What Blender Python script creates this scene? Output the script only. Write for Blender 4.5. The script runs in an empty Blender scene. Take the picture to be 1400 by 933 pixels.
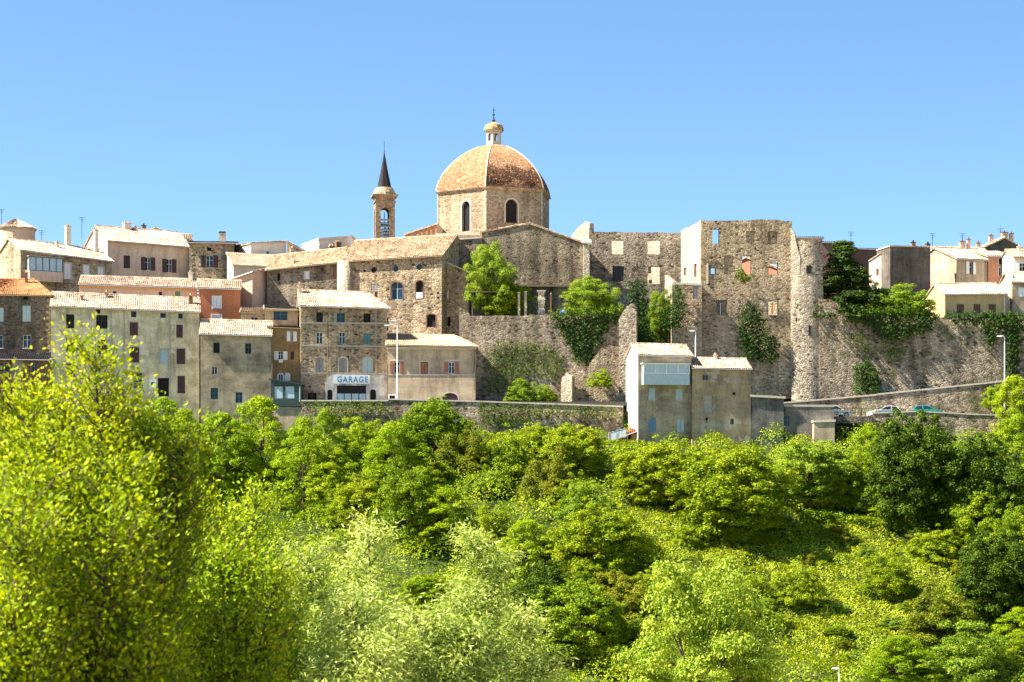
import bpy, math, random
import numpy as np
from mathutils import Vector
rng = np.random.default_rng(7)
random.seed(7)
sc = bpy.context.scene
COL = sc.collection
F, HY, CX = 3300.0, 720.0, 700.0       # focal length in photo pixels, horizon row, centre column
R = math.radians

# ------------------------------------------------------------------ objects
class MB:
    def __init__(s): s.v = []; s.f = []
    def face(s, *pts):
        n = len(s.v); s.v += [tuple(p) for p in pts]; s.f.append(tuple(range(n, n + len(pts))))
    def box(s, x0, y0, z0, x1, y1, z1):
        n = len(s.v)
        s.v += [(x, y, z) for z in (z0, z1) for y in (y0, y1) for x in (x0, x1)]
        s.f += [tuple(n + i for i in q) for q in ((0,1,3,2),(4,6,7,5),(0,4,5,1),(1,5,7,3),(3,7,6,2),(2,6,4,0))]
    def hexa(s, a, b):            # two quads (lists of 4 points) joined
        n = len(s.v); s.v += [tuple(p) for p in a] + [tuple(p) for p in b]
        s.f += [tuple(n+i for i in q) for q in ((3,2,1,0),(4,5,6,7),(0,1,5,4),(1,2,6,5),(2,3,7,6),(3,0,4,7))]
    def tube(s, pts, rad, n=6, cap=True):
        pts = [Vector(p) for p in pts]
        if not hasattr(rad, '__len__'): rad = [rad]*len(pts)
        rings = []
        for i, p in enumerate(pts):
            d = (pts[min(i+1, len(pts)-1)] - pts[max(i-1, 0)]).normalized()
            a = d.cross(Vector((0, 0, 1)) if abs(d.z) < .9 else Vector((1, 0, 0))).normalized(); b = d.cross(a)
            k = len(s.v)
            s.v += [tuple(p + (a*math.cos(2*math.pi*j/n) + b*math.sin(2*math.pi*j/n))*rad[i]) for j in range(n)]
            rings.append(k)
        for r0, r1 in zip(rings, rings[1:]):
            for j in range(n): s.f.append((r0+j, r0+(j+1) % n, r1+(j+1) % n, r1+j))
        if cap:
            s.f.append(tuple(rings[0]+j for j in range(n))[::-1]); s.f.append(tuple(rings[-1]+j for j in range(n)))
    def lathe(s, prof, n=16, cx=0, cy=0, ph=0.0):
        rings = []
        for r, z in prof:
            k = len(s.v)
            s.v += [(cx + r*math.sin(ph+2*math.pi*j/n), cy - r*math.cos(ph+2*math.pi*j/n), z) for j in range(n)]
            rings.append(k)
        for r0, r1 in zip(rings, rings[1:]):
            for j in range(n): s.f.append((r0+j, r0+(j+1) % n, r1+(j+1) % n, r1+j))
        s.f.append(tuple(rings[-1]+j for j in range(n)))
    def build(s, name, mat, parent=None, smooth=False):
        me = bpy.data.meshes.new(name); me.from_pydata(s.v, [], s.f); me.materials.append(mat)
        if smooth:
            for p in me.polygons: p.use_smooth = True
        return link(bpy.data.objects.new(name, me), parent)
def link(o, parent=None):
    COL.objects.link(o)
    if parent is not None: o.parent = parent
    return o
def tag(o, label, cat, group=None, kind=None):
    if label: o['label'] = label
    if cat: o['category'] = cat
    if group: o['group'] = group
    if kind: o['kind'] = kind
    return o
def empty(name, loc, yaw=0.0):
    o = bpy.data.objects.new(name, None); o.location = loc; o.rotation_euler = (0, 0, yaw); o.empty_display_size = .3
    return link(o)
def P(px, py, Y): return Vector(((px-CX)*Y/F, Y, (HY-py)*Y/F))

# ------------------------------------------------------------------ materials
class NT:
    def __init__(s, name):
        s.m = bpy.data.materials.new(name); s.m.use_nodes = True; s.t = s.m.node_tree; s.t.nodes.clear()
        s.out = s.n('ShaderNodeOutputMaterial')
    def n(s, typ, **kw):
        o = s.t.nodes.new(typ)
        for k, v in kw.items():
            if k.startswith('i_'): o.inputs[k[2:].replace('_', ' ')].default_value = v
            else: setattr(o, k, v)
        return o
    def l(s, a, b): s.t.links.new(a, b)
    def ramp(s, fac, stops, interp='LINEAR'):
        r = s.n('ShaderNodeValToRGB'); e = r.color_ramp; e.interpolation = interp
        while len(e.elements) < len(stops): e.elements.new(.5)
        for el, (p, c) in zip(e.elements, stops): el.position = p; el.color = (*c, 1) if len(c) == 3 else c
        s.l(fac, r.inputs[0]); return r.outputs[0]
    def mix(s, fac, a, b, mode='MIX'):
        m = s.n('ShaderNodeMix', data_type='RGBA', blend_type=mode)
        for sock, v in ((m.inputs[0], fac), (m.inputs[6], a), (m.inputs[7], b)):
            if hasattr(v, 'links'): s.l(v, sock)
            elif isinstance(v, (int, float)): sock.default_value = v
            else: sock.default_value = (*v, 1)
        return m.outputs[2]
    def math(s, op, a, b=0.0):
        m = s.n('ShaderNodeMath', operation=op)
        for sock, v in zip(m.inputs, (a, b)):
            if hasattr(v, 'links'): s.l(v, sock)
            else: sock.default_value = v
        return m.outputs[0]
    def coords(s, scale, distort=0.0):
        tc = s.n('ShaderNodeTexCoord'); mp = s.n('ShaderNodeMapping'); mp.inputs['Scale'].default_value = scale
        s.l(tc.outputs['Object'], mp.inputs[0]); v = mp.outputs[0]
        if distort:
            nz = s.n('ShaderNodeTexNoise', i_Scale=.9); s.l(v, nz.inputs['Vector'])
            a = s.n('ShaderNodeVectorMath', operation='SCALE'); s.l(nz.outputs['Color'], a.inputs[0]); a.inputs['Scale'].default_value = distort
            b = s.n('ShaderNodeVectorMath', operation='ADD'); s.l(v, b.inputs[0]); s.l(a.outputs[0], b.inputs[1]); v = b.outputs[0]
        return v
    def noise(s, scale, sv=(1, 1, 1), detail=4.0, rough=.6):
        v = s.coords(sv); nz = s.n('ShaderNodeTexNoise', i_Scale=scale, i_Detail=detail, i_Roughness=rough); s.l(v, nz.inputs['Vector'])
        return nz.outputs[0]
    def done(s, col, rough=.9, bump=None, bstr=.5, bdist=.05, spec=.3, metal=0.0):
        p = s.n('ShaderNodeBsdfPrincipled'); p.inputs['Roughness'].default_value = rough; p.inputs['Specular IOR Level'].default_value = spec
        p.inputs['Metallic'].default_value = metal
        if hasattr(col, 'links'): s.l(col, p.inputs['Base Color'])
        else: p.inputs['Base Color'].default_value = (*col, 1)
        if bump is not None:
            b = s.n('ShaderNodeBump', i_Strength=bstr, i_Distance=bdist); s.l(bump, b.inputs['Height']); s.l(b.outputs[0], p.inputs['Normal'])
        s.l(p.outputs[0], s.out.inputs[0]); return s.m

def stone(name, c0, c1, c2, mortar, scale=3.0, stain=.55, holes=.0, green=0.0):
    t = NT(name)
    v = t.coords((scale, scale, scale*1.55), .45)
    vo = t.n('ShaderNodeTexVoronoi', i_Scale=1.0, i_Randomness=.95); t.l(v, vo.inputs['Vector'])
    ve = t.n('ShaderNodeTexVoronoi', feature='DISTANCE_TO_EDGE', i_Scale=1.0, i_Randomness=.95); t.l(v, ve.inputs['Vector'])
    sx = t.n('ShaderNodeSeparateColor'); t.l(vo.outputs['Color'], sx.inputs[0])
    col = t.ramp(sx.outputs[0], [(0.0, c0), (.45, c1), (1.0, c2)])
    edge = t.ramp(ve.outputs[0], [(.0, (.8, .8, .8)), (.10, (0, 0, 0))])
    col = t.mix(edge, col, mortar)
    rep = t.ramp(t.noise(.5, (1, 1, 1.2), 7, .66), [(.55, (0, 0, 0)), (.66, (.75,)*3)]); col = t.mix(rep, col, tuple(x*1.12 for x in mortar))
    big = t.ramp(t.noise(.22, (1, 1, .7), 5, .65), [(.33, (1-stain,)*3), (.62, (1.12,)*3)])
    col = t.mix(1.0, col, big, 'MULTIPLY')
    strk = t.ramp(t.noise(.8, (1, 1, .12), 4, .6), [(.38, (1-stain*.7,)*3), (.58, (1.05,)*3)])
    col = t.mix(1.0, col, strk, 'MULTIPLY')
    fine = t.ramp(t.noise(3.2, detail=5, rough=.75), [(.35, (.62,)*3), (.65, (1.22,)*3)])
    col = t.mix(.8, col, fine, 'MULTIPLY')
    if holes:
        h = t.ramp(sx.outputs[1], [(holes, (.3, .28, .26)), (holes+.05, (1, 1, 1))])
        col = t.mix(1.0, col, h, 'MULTIPLY')
    if green:
        g = t.ramp(t.noise(.35, detail=6, rough=.7), [(.52, (0, 0, 0)), (.64, (green,)*3)])
        col = t.mix(g, col, (.055, .075, .02))
    hgt = t.math('ADD', t.math('MINIMUM', t.math('MULTIPLY', ve.outputs[0], 3.0), .6), t.math('MULTIPLY', t.noise(6, detail=4), .35))
    return t.done(col, .95, hgt, .75, .09, .15)

def plaster(name, base, dark, stain=.5, streak=.5, patch=None):
    t = NT(name)
    a = t.ramp(t.noise(.34, (.7, .7, 1.3), 8, .72), [(.38, (0, 0, 0)), (.58, (1, 1, 1))])
    col = t.mix(a, t.mix(stain, base, dark), base)
    s1 = t.ramp(t.noise(.9, (1, 1, .22), 6, .7), [(.36, (1-streak*.6,)*3), (.54, (1.03,)*3)])
    col = t.mix(1.0, col, s1, 'MULTIPLY')
    f = t.ramp(t.noise(5, detail=5, rough=.7), [(.3, (.74,)*3), (.7, (1.15,)*3)])
    col = t.mix(1.0, col, f, 'MULTIPLY')
    if patch:
        g = t.ramp(t.noise(.5, detail=7, rough=.62), [(.56, (0, 0, 0)), (.585, (1, 1, 1))])
        col = t.mix(g, col, patch)
    return t.done(col, .93, t.noise(7, detail=4), .35, .03, .15)

def tiles(name, c0, c1, c2, dirt=.45):
    t = NT(name)
    v = t.coords((4.4, 4.4, 4.4)); vo = t.n('ShaderNodeTexVoronoi', i_Scale=1.0); t.l(v, vo.inputs['Vector'])
    sx = t.n('ShaderNodeSeparateColor'); t.l(vo.outputs['Color'], sx.inputs[0])
    col = t.ramp(sx.outputs[0], [(0, c0), (.5, c1), (1, c2)])
    g = t.ramp(t.noise(.5, detail=6, rough=.7), [(.36, (1-dirt,)*3), (.6, (1.08,)*3)])
    col = t.mix(1.0, col, g, 'MULTIPLY')
    f = t.ramp(t.noise(4, detail=4, rough=.7), [(.32, (.55,)*3), (.55, (1.1,)*3)])
    col = t.mix(.8, col, f, 'MULTIPLY')
    return t.done(col, .85, t.noise(9), .3, .03, .2)

def plain(name, c, rough=.6, var=.18, metal=0.0, spec=.4, scale=3.0):
    t = NT(name)
    f = t.ramp(t.noise(scale, detail=5, rough=.65), [(.3, tuple(x*(1-var) for x in c)), (.7, tuple(min(1, x*(1+var)) for x in c))])
    return t.done(f, rough, None, spec=spec, metal=metal)

def leaf(name, c0, c1, c2, trans=.45, rough=.6, vscale=.35, spec=.12):
    t = NT(name)
    ge = t.n('ShaderNodeNewGeometry'); oi = t.n('ShaderNodeObjectInfo')
    f = t.math('ADD', t.math('MULTIPLY', ge.outputs['Random Per Island'], .55),
               t.math('MULTIPLY', t.noise(vscale, detail=3), .75))
    f = t.math('ADD', f, t.math('MULTIPLY', t.math('SUBTRACT', oi.outputs['Random'], .5), .25))
    f = t.math('SUBTRACT', f, .15)
    col = t.ramp(f, [(.15, c0), (.5, c1), (.85, c2)])
    p = t.n('ShaderNodeBsdfPrincipled'); p.inputs['Roughness'].default_value = rough; p.inputs['Specular IOR Level'].default_value = spec
    t.l(col, p.inputs['Base Color'])
    tr = t.n('ShaderNodeBsdfTranslucent')
    tc = t.mix(1.0, col, (1.15, 1.05, .45), 'MULTIPLY'); t.l(tc, tr.inputs[0])
    mx = t.n('ShaderNodeMixShader'); mx.inputs[0].default_value = trans*.62
    t.l(p.outputs[0], mx.inputs[1]); t.l(tr.outputs[0], mx.inputs[2]); t.l(mx.outputs[0], t.out.inputs[0])
    return t.m

M = dict(
    stone_grey=stone('grey_rubble_stone', (.20, .155, .11), (.40, .32, .225), (.54, .455, .345), (.33, .275, .21), 3.0, .5, holes=.03),
    stone_warm=stone('warm_rubble_stone', (.23, .165, .105), (.46, .35, .225), (.60, .485, .335), (.38, .30, .205), 2.9, .42, holes=.025),
    stone_gold=stone('golden_ashlar_stone', (.24, .18, .115), (.36, .28, .185), (.46, .37, .26), (.42, .34, .24), 2.6, .35),
    stone_dark=stone('dark_rubble_stone', (.08, .065, .055), (.15, .125, .10), (.23, .19, .15), (.15, .125, .10), 3.2, .45),
    stone_pale=stone('pale_weathered_stone', (.22, .18, .135), (.40, .335, .25), (.60, .525, .41), (.40, .335, .255), 2.9, .4, holes=.05),
    stone_moss=stone('mossy_rampart_stone', (.20, .155, .105), (.41, .325, .225), (.55, .46, .345), (.30, .245, .18), 2.7, .5, holes=.035, green=.8),
    stone_rose=stone('rosy_tower_stone', (.27, .165, .10), (.40, .26, .165), (.50, .35, .235), (.44, .31, .21), 2.8, .3),
    stone_lit=stone('sunlit_pale_stone', (.36, .30, .22), (.48, .41, .31), (.60, .53, .42), (.5, .43, .33), 2.8, .25),  # paler copy for sun-facing walls, sunlight put into the colour; also pale trim
    trans_dark=stone('weathered_wall_stone', (.20, .16, .115), (.31, .25, .175), (.41, .335, .24), (.35, .285, .21), 3.4, .62, holes=.03),
    cream=plaster('cream_render', (.63, .58, .41), (.33, .285, .19), .8, .55, patch=(.58, .55, .43)),
    pale=plaster('pale_render', (.70, .60, .47), (.54, .45, .34), .4, .3),
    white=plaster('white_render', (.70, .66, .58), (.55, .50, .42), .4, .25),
    pinkish=plaster('pink_render', (.64, .45, .33), (.50, .36, .26), .4, .25),
    buff=plaster('buff_render', (.70, .52, .39), (.50, .36, .26), .6, .4),
    orange=plaster('orange_render', (.43, .175, .085), (.36, .15, .08), .4, .2),
    salmon=plaster('salmon_render', (.50, .235, .14), (.42, .2, .12), .4, .2),
    yellow=plaster('yellow_render', (.56, .42, .20), (.47, .36, .18), .4, .2),
    greybeige=plaster('stained_grey_render', (.42, .355, .245), (.17, .145, .105), 1.0, .5),
    beige=plaster('beige_render', (.50, .40, .275), (.30, .235, .165), .85, .6),
    ochre=plaster('ochre_render', (.38, .255, .12), (.21, .135, .07), .8, .5),
    brown=plaster('brown_render', (.20, .125, .095), (.15, .09, .07), .5, .3),
    darkren=plaster('blackened_render', (.17, .145, .12), (.07, .062, .055), .85, .85),
    patched=plaster('patched_render', (.43, .335, .215), (.24, .185, .12), .9, .5, patch=(.38, .35, .27)),
    blueblack=plaster('damp_render', (.21, .20, .175), (.06, .06, .062), .95, .7),
    brick=stone('brick', (.17, .07, .045), (.24, .11, .07), (.30, .15, .10), (.22, .16, .12), 4.0, .3),
    tile_pale=tiles('pale_canal_tiles', (.36, .24, .16), (.58, .44, .32), (.72, .60, .47), .4),
    tile_ochre=tiles('ochre_canal_tiles', (.40, .255, .145), (.57, .40, .25), (.68, .53, .37), .28),
    tile_orange=tiles('orange_canal_tiles', (.36, .16, .06), (.46, .22, .09), (.52, .29, .13), .3),
    tile_red=tiles('red_clay_tiles', (.33, .11, .06), (.42, .16, .09), (.50, .24, .14), .3),
    tile_dome=tiles('dome_tiles', (.28, .13, .065), (.43, .25, .12), (.56, .40, .23), .35),
    slate=plain('slate', (.02, .018, .021), .8, .35, spec=.2),
    glass=plain('window_glass', (.015, .02, .025), .25, .3, spec=.25),
    blueglass=plain('blue_window_glass', (.018, .045, .075), .25, .3, spec=.25),
    paleglass=plain('pale_window_glass', (.36, .47, .52), .15, .15, spec=.6),
    dark=plain('dark_interior', (.012, .011, .011), .9, .3),
    fr_white=plain('white_paint', (.74, .75, .74), .5, .08),
    fr_blue=plain('blue_paint', (.10, .24, .36), .5, .12),
    fr_paleblue=plain('pale_blue_paint', (.36, .48, .52), .55, .12),
    fr_grey=plain('grey_paint', (.24, .235, .22), .6, .15),
    fr_brown=plain('brown_paint', (.15, .07, .04), .6, .2),
    fr_rust=plain('rust_brown_paint', (.30, .11, .055), .6, .15),
    fr_maroon=plain('maroon_paint', (.052, .022, .026), .6, .2),
    fr_green=plain('green_paint', (.12, .26, .12), .6, .1),
    fr_dkgreen=plain('dark_green_paint', (.025, .05, .045), .55, .15),
    fr_teal=plain('teal_paint', (.04, .17, .19), .55, .15),
    fr_black=plain('black_iron', (.02, .02, .022), .5, .2),
    surround=plain('pale_stone_trim', (.52, .45, .36), .85, .12),
    trimorange=plain('orange_trim', (.55, .33, .15), .8, .1),
    concrete=plain('concrete', (.36, .33, .28), .9, .2),
    coping=plain('coping_stone', (.52, .46, .37), .9, .2),
    zinc=plain('zinc', (.30, .31, .32), .45, .1, .4),
    timber=plain('weathered_timber', (.17, .13, .09), .85, .25),
    bark=plain('bark', (.085, .065, .048), .95, .35, scale=6),
    asphalt=plain('asphalt', (.055, .053, .05), .95, .2),
    cloth=plain('white_cloth', (.72, .72, .72), .9, .05),
    signblue=plain('sign_blue', (.04, .22, .42), .6, .1),
    tarp=plain('blue_tarpaulin', (.03, .20, .55), .5, .1),
    carwhite=plain('white_car_paint', (.78, .78, .78), .25, .03, spec=.6),
    carteal=plain('teal_car_paint', (.01, .24, .20), .25, .05, spec=.6),
    rubber=plain('tyre_rubber', (.02, .02, .02), .85, .2),
    chrome=plain('wheel_alloy', (.5, .5, .5), .35, .05, .7),
    lampglass=plain('lamp_glass', (.6, .62, .62), .2, .05),
    redlamp=plain('red_lamp', (.4, .02, .02), .3, .05),
)
L = dict(
    poplar=leaf('poplar_leaf', (0.0972, 0.1678, 0.0023), (0.2466, 0.3425, 0.0038), (0.4934, 0.5311, 0.0092), .55),
    poplar2=leaf('young_poplar_leaf', (0.0768, 0.1607, 0.0038), (0.1886, 0.3076, 0.0058), (0.3773, 0.4752, 0.0115), .55),
    willow=leaf('willow_leaf', (.125, .205, .024), (.315, .42, .07), (.58, .67, .20), .5, .5, spec=.18),
    broad=leaf('broad_leaf', (0.0657, 0.1292, 0.0036), (0.1829, 0.2692, 0.0054), (0.3752, 0.4218, 0.0090), .45),
    light=leaf('light_broad_leaf', (0.0791, 0.1568, 0.0096), (0.2147, 0.3248, 0.0224), (0.4181, 0.4928, 0.0560), .5),
    robinia=leaf('robinia_leaf', (0.0850, 0.1767, 0.0034), (0.2187, 0.3358, 0.0052), (0.4049, 0.4861, 0.0078), .5),
    dark=leaf('dark_leaf', (0.0207, 0.0508, 0.0030), (0.0583, 0.1101, 0.0046), (0.1458, 0.2046, 0.0069), .35),
    cedar=leaf('conifer_needle', (0.0136, 0.0358, 0.0064), (0.0339, 0.0672, 0.0096), (0.0791, 0.1232, 0.0120), .2, .6),
    russet=leaf('russet_leaf', (0.0678, 0.1064, 0.0064), (0.1865, 0.2296, 0.0104), (0.3729, 0.3360, 0.0280), .45),
    yellow=leaf('yellow_green_leaf', (0.1073, 0.1904, 0.0048), (0.2429, 0.3584, 0.0080), (0.4294, 0.4928, 0.0200), .55),
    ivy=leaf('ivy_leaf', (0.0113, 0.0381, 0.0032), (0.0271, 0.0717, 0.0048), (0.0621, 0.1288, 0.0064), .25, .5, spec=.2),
    ivylit=leaf('sunlit_ivy_creeper_leaf', (0.0339, 0.0728, 0.0032), (0.0847, 0.1512, 0.0048), (0.1695, 0.2464, 0.0088), .4),  # lit copy of the ivy, crest sunlight put into the colour; also creepers
    meadow=leaf('meadow_leaf', (0.0559, 0.1120, 0.0040), (0.2051, 0.3080, 0.0080), (0.4226, 0.4480, 0.0240), .45, vscale=.3),
    thicket=leaf('thicket_leaf', (0.0593, 0.1288, 0.0040), (0.1958, 0.2968, 0.0072), (0.4034, 0.4480, 0.0176), .45, vscale=.22),
)
# ------------------------------------------------------------------ terrain
def sstep(a, b, x):
    t = np.clip((x-a)/(b-a), 0, 1); return t*t*(3-2*t)
COMMON = ([-300, -20, 4, 12, 30, 60, 120, 180, 222, 234, 262, 291], [-2, -2, -2.2, -4.5, -7.5, -10, -15, -20, -19.5, -15.5, -3.0, 10.4])
def Tz(x, y):
    x = np.asarray(x, float); y = np.asarray(y, float)
    ax = np.clip(x, -200, 200)
    lo = np.interp(y, COMMON[0], COMMON[1])
    lo = lo + 1.4*np.sin(ax*.05+1.0)*sstep(222, 250, y)*(1-sstep(275, 288, y))
    zl = np.interp(y, [291, 296, 303, 307, 318, 323, 345, 380, 520, 1200], [10.4, 11.5, 13.5, 21, 23, 28, 31, 30, 8, -10])
    zm = np.interp(y, [291, 293.6, 294.4, 305.4, 306.6, 315, 345, 380, 520, 1200], [10.4, 11, 14.9, 15.1, 25.4, 26.4, 30, 30, 8, -10])
    zn = np.interp(y, [291, 293.6, 294.4, 306, 312.5, 316, 345, 380, 520, 1200], [10.4, 11, 14.9, 15.1, 15.3, 26.4, 30, 30, 8, -10])
    k = sstep(-7.2, -6.4, x); zm = zm*k + zn*(1-k)
    zr = np.interp(y, [291, 292, 304, 310.6, 312, 345, 380, 520, 1200], [10.4, 12.9, 13.1, 14.5, 26.2, 29, 29, 8, -10])
    a = sstep(-28, -25, x); b = sstep(13, 15, x)
    hi = zl*(1-a) + zm*a*(1-b) + zr*b
    z = np.where(y < 291, lo, hi)
    far = sstep(140, 400, np.abs(x))
    return z*(1-far) + far*np.minimum(z, -12+0*z)
def axis(lo, hi, st, ext):
    a = list(np.arange(lo, hi+.01, st)); o = st
    e = hi; d = st
    while e < ext: d *= 1.35; e += d; a.append(e)
    e = lo; d = st
    while e > -ext: d *= 1.35; e -= d; a.insert(0, e)
    return np.array(a)
xs = axis(-96, 96, 1.5, 5000); ys = axis(-6, 352, .8, 5000)
GX, GY = np.meshgrid(xs, ys); GZ = Tz(GX, GY)
GZ += .12*np.sin(GX*1.3+GY*.7)*np.sin(GY*1.1-GX*.4)
def grid_mesh(name, X, Y, Z, mat):
    ny, nx = X.shape; v = np.stack([X, Y, Z], -1).reshape(-1, 3)
    i = np.arange((ny-1)*(nx-1)); r = i//(nx-1); c = i % (nx-1); k = r*nx+c
    q = np.stack([k, k+1, k+nx+1, k+nx], -1)
    return npmesh(name, v, q, mat)
def npmesh(name, v, q, mat):
    me = bpy.data.meshes.new(name); n = q.shape[1]
    me.vertices.add(len(v)); me.vertices.foreach_set('co', np.ascontiguousarray(v, np.float32).ravel())
    me.loops.add(q.size); me.loops.foreach_set('vertex_index', np.ascontiguousarray(q, np.int32).ravel())
    me.polygons.add(len(q)); me.polygons.foreach_set('loop_start', np.arange(0, q.size, n, dtype=np.int32))
    me.polygons.foreach_set('loop_total', np.full(len(q), n, np.int32))
    me.update(calc_edges=True); me.materials.append(mat)
    return me
tg = NT('hillside_soil')
gc = tg.ramp(tg.noise(.25, detail=6, rough=.7), [(.35, (.030, .045, .012)), (.55, (.055, .08, .016)), (.7, (.085, .085, .035))])
tcg = tg.n('ShaderNodeTexCoord'); spg = tg.n('ShaderNodeSeparateXYZ'); tg.l(tcg.outputs['Object'], spg.inputs[0])
pale_bounce = tg.ramp(tg.noise(.04, detail=5, rough=.6), [(.35, (.30, .25, .14)), (.65, (.46, .39, .25))])      # unseen valley floor, made pale to bounce warm fill onto the facades
dm = tg.math('LESS_THAN', tg.math('ADD', spg.outputs[1], tg.math('MULTIPLY', tg.noise(.06), 16.0)), 232.0)
gc = tg.mix(dm, gc, pale_bounce)
MG = tg.done(gc, .95, tg.noise(2.5, detail=5), .8, .2, .1)
g = link(bpy.data.objects.new('hillside_ground', grid_mesh('hillside_ground', GX, GY, GZ, MG)))
tag(g, 'steep overgrown hillside falling from the old town', 'hillside', kind='structure')
def hit(px, py, y0=225.0, y1=300.0):
    ys_ = np.linspace(y0, y1, 400); d = Tz((px-CX)/F*ys_, ys_) - (HY-py)/F*ys_
    k = np.argmax(d > 0); return float(ys_[k]) if d[k] > 0 else y1

# ------------------------------------------------------------------ walls and houses
def topz(top, u):
    return float(np.interp(u, [p[0] for p in top], [p[1] for p in top]))
def arcpts(o, n=8):
    u0, u1, z0, z1, arch = o
    if not arch: return [(u0, z0), (u0, z1), (u1, z1), (u1, z0)]
    r = (u1-u0)/2; h = min(r*arch, (z1-z0)*.6); zs = z1-h
    return [(u0, z0)] + [((u0+u1)/2 - r*math.cos(math.pi*i/n), zs + h*math.sin(math.pi*i/n)) for i in range(n+1)] + [(u1, z0)]
def panel(mb, pt, zb, top, ops, rev, w0=0.0, reveal=True):
    """pt(u,z,w) gives a local point; the panel stands at depth w0, its openings are cut out and lined to depth rev"""
    L_ = top[-1][0]; u_first = top[0][0]
    us = sorted({round(a, 4) for a in [p[0] for p in top] + [o[0] for o in ops] + [o[1] for o in ops]})
    zs = sorted({round(a, 4) for a in [zb] + [o[2] for o in ops] + [o[3] for o in ops]})
    mn = min(p[1] for p in top)
    def inside(u, z): return any(o[0]-1e-3 < u < o[1]+1e-3 and o[2]-1e-3 < z < o[3]+1e-3 for o in ops)
    for a, b in zip(us, us[1:]):
        if b-a < 1e-4: continue
        ta, tb = topz(top, a+1e-5), topz(top, b-1e-5)
        for c, d in zip(zs, zs[1:]):
            if inside((a+b)/2, (c+d)/2): continue
            ca, cb, da, db = min(c, ta), min(c, tb), min(d, ta), min(d, tb)
            if da-ca < 1e-4 and db-cb < 1e-4: continue
            mb.face(pt(a, ca, w0), pt(b, cb, w0), pt(b, db, w0), pt(a, da, w0))
        c = zs[-1]
        if ta > c+1e-4 or tb > c+1e-4:
            mb.face(pt(a, min(c, ta), w0), pt(b, min(c, tb), w0), pt(b, tb, w0), pt(a, ta, w0))
    for o in ops:
        path = arcpts(o)
        if o[4]:
            arc = path[1:-1]; h = len(arc)//2
            for i in range(h): mb.face(pt(o[0], o[3], w0), pt(*arc[i], w0), pt(*arc[i+1], w0))
            for i in range(h, len(arc)-1): mb.face(pt(o[1], o[3], w0), pt(*arc[i], w0), pt(*arc[i+1], w0))
        if reveal:
            for p, q in zip(path, path[1:] + path[:1]):
                mb.face(pt(p[0], p[1], w0), pt(q[0], q[1], w0), pt(q[0], q[1], w0+rev), pt(p[0], p[1], w0+rev))

def tile_patch(mb, e0, e1, r1, r0, per=.26, course=.5, amp=.055, seed=0):
    """canal tiles on the patch eave e0-e1 / ridge r0-r1, laid in overlapping corrugated courses"""
    rg = np.random.default_rng(seed+int(abs(e0[0]*31+e1[2]*17)))
    e0, e1, r1, r0 = [np.array(p, float) for p in (e0, e1, r1, r0)]
    Lu = max(np.linalg.norm(e1-e0), np.linalg.norm(r1-r0)); Lv = max(np.linalg.norm(r0-e0), np.linalg.norm(r1-e1))
    nn = np.cross(e1-e0, (r0+r1)/2-(e0+e1)/2); nn = nn/np.linalg.norm(nn)
    if nn[2] < 0: nn = -nn
    nc = max(2, int(Lu/per)); sub = 4; nr = max(1, int(Lv/course))
    uu = np.linspace(0, 1, nc*sub+1); ph = (np.arange(nc*sub+1) % sub)/sub
    prof = np.where(ph < .5, np.sin(ph*2*np.pi)*1.0, -np.sin((ph-.5)*2*np.pi)*.5)
    for r in range(nr):
        v0, v1 = r/nr, (r+1)/nr
        jit = rg.normal(0, .012, nc*sub+1)
        rows = []
        sag = .05*np.sin(uu*7+e0[0])*math.sin(math.pi*min(v0+.05, 1))
        for v, lift in ((v0, .05), (v1, .0)):
            a = e0+(r0-e0)*v; b = e1+(r1-e1)*v
            p = a[None]*(1-uu[:, None]) + b[None]*uu[:, None]
            rows.append(p + nn[None]*(prof*amp+lift+jit-sag+.06)[:, None])
        n = len(mb.v); k = len(uu)
        mb.v += [tuple(x) for x in rows[0]] + [tuple(x) for x in rows[1]]
        mb.f += [(n+i, n+i+1, n+k+i+1, n+k+i) for i in range(k-1)]
    # boarding below the tiles
    dn = nn*.10
    q = [e0, e1, r1, r0]
    if np.linalg.norm(r0-r1) < 1e-3:
        n = len(mb.v); mb.v += [tuple(p) for p in (e0, e1, r0, e0-dn, e1-dn, r0-dn)]
        mb.f += [(n, n+1, n+2), (n+5, n+4, n+3), (n, n+3, n+4, n+1), (n+1, n+4, n+5, n+2), (n+2, n+5, n+3, n)]
    else: mb.hexa([p-dn for p in q], q)

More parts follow.
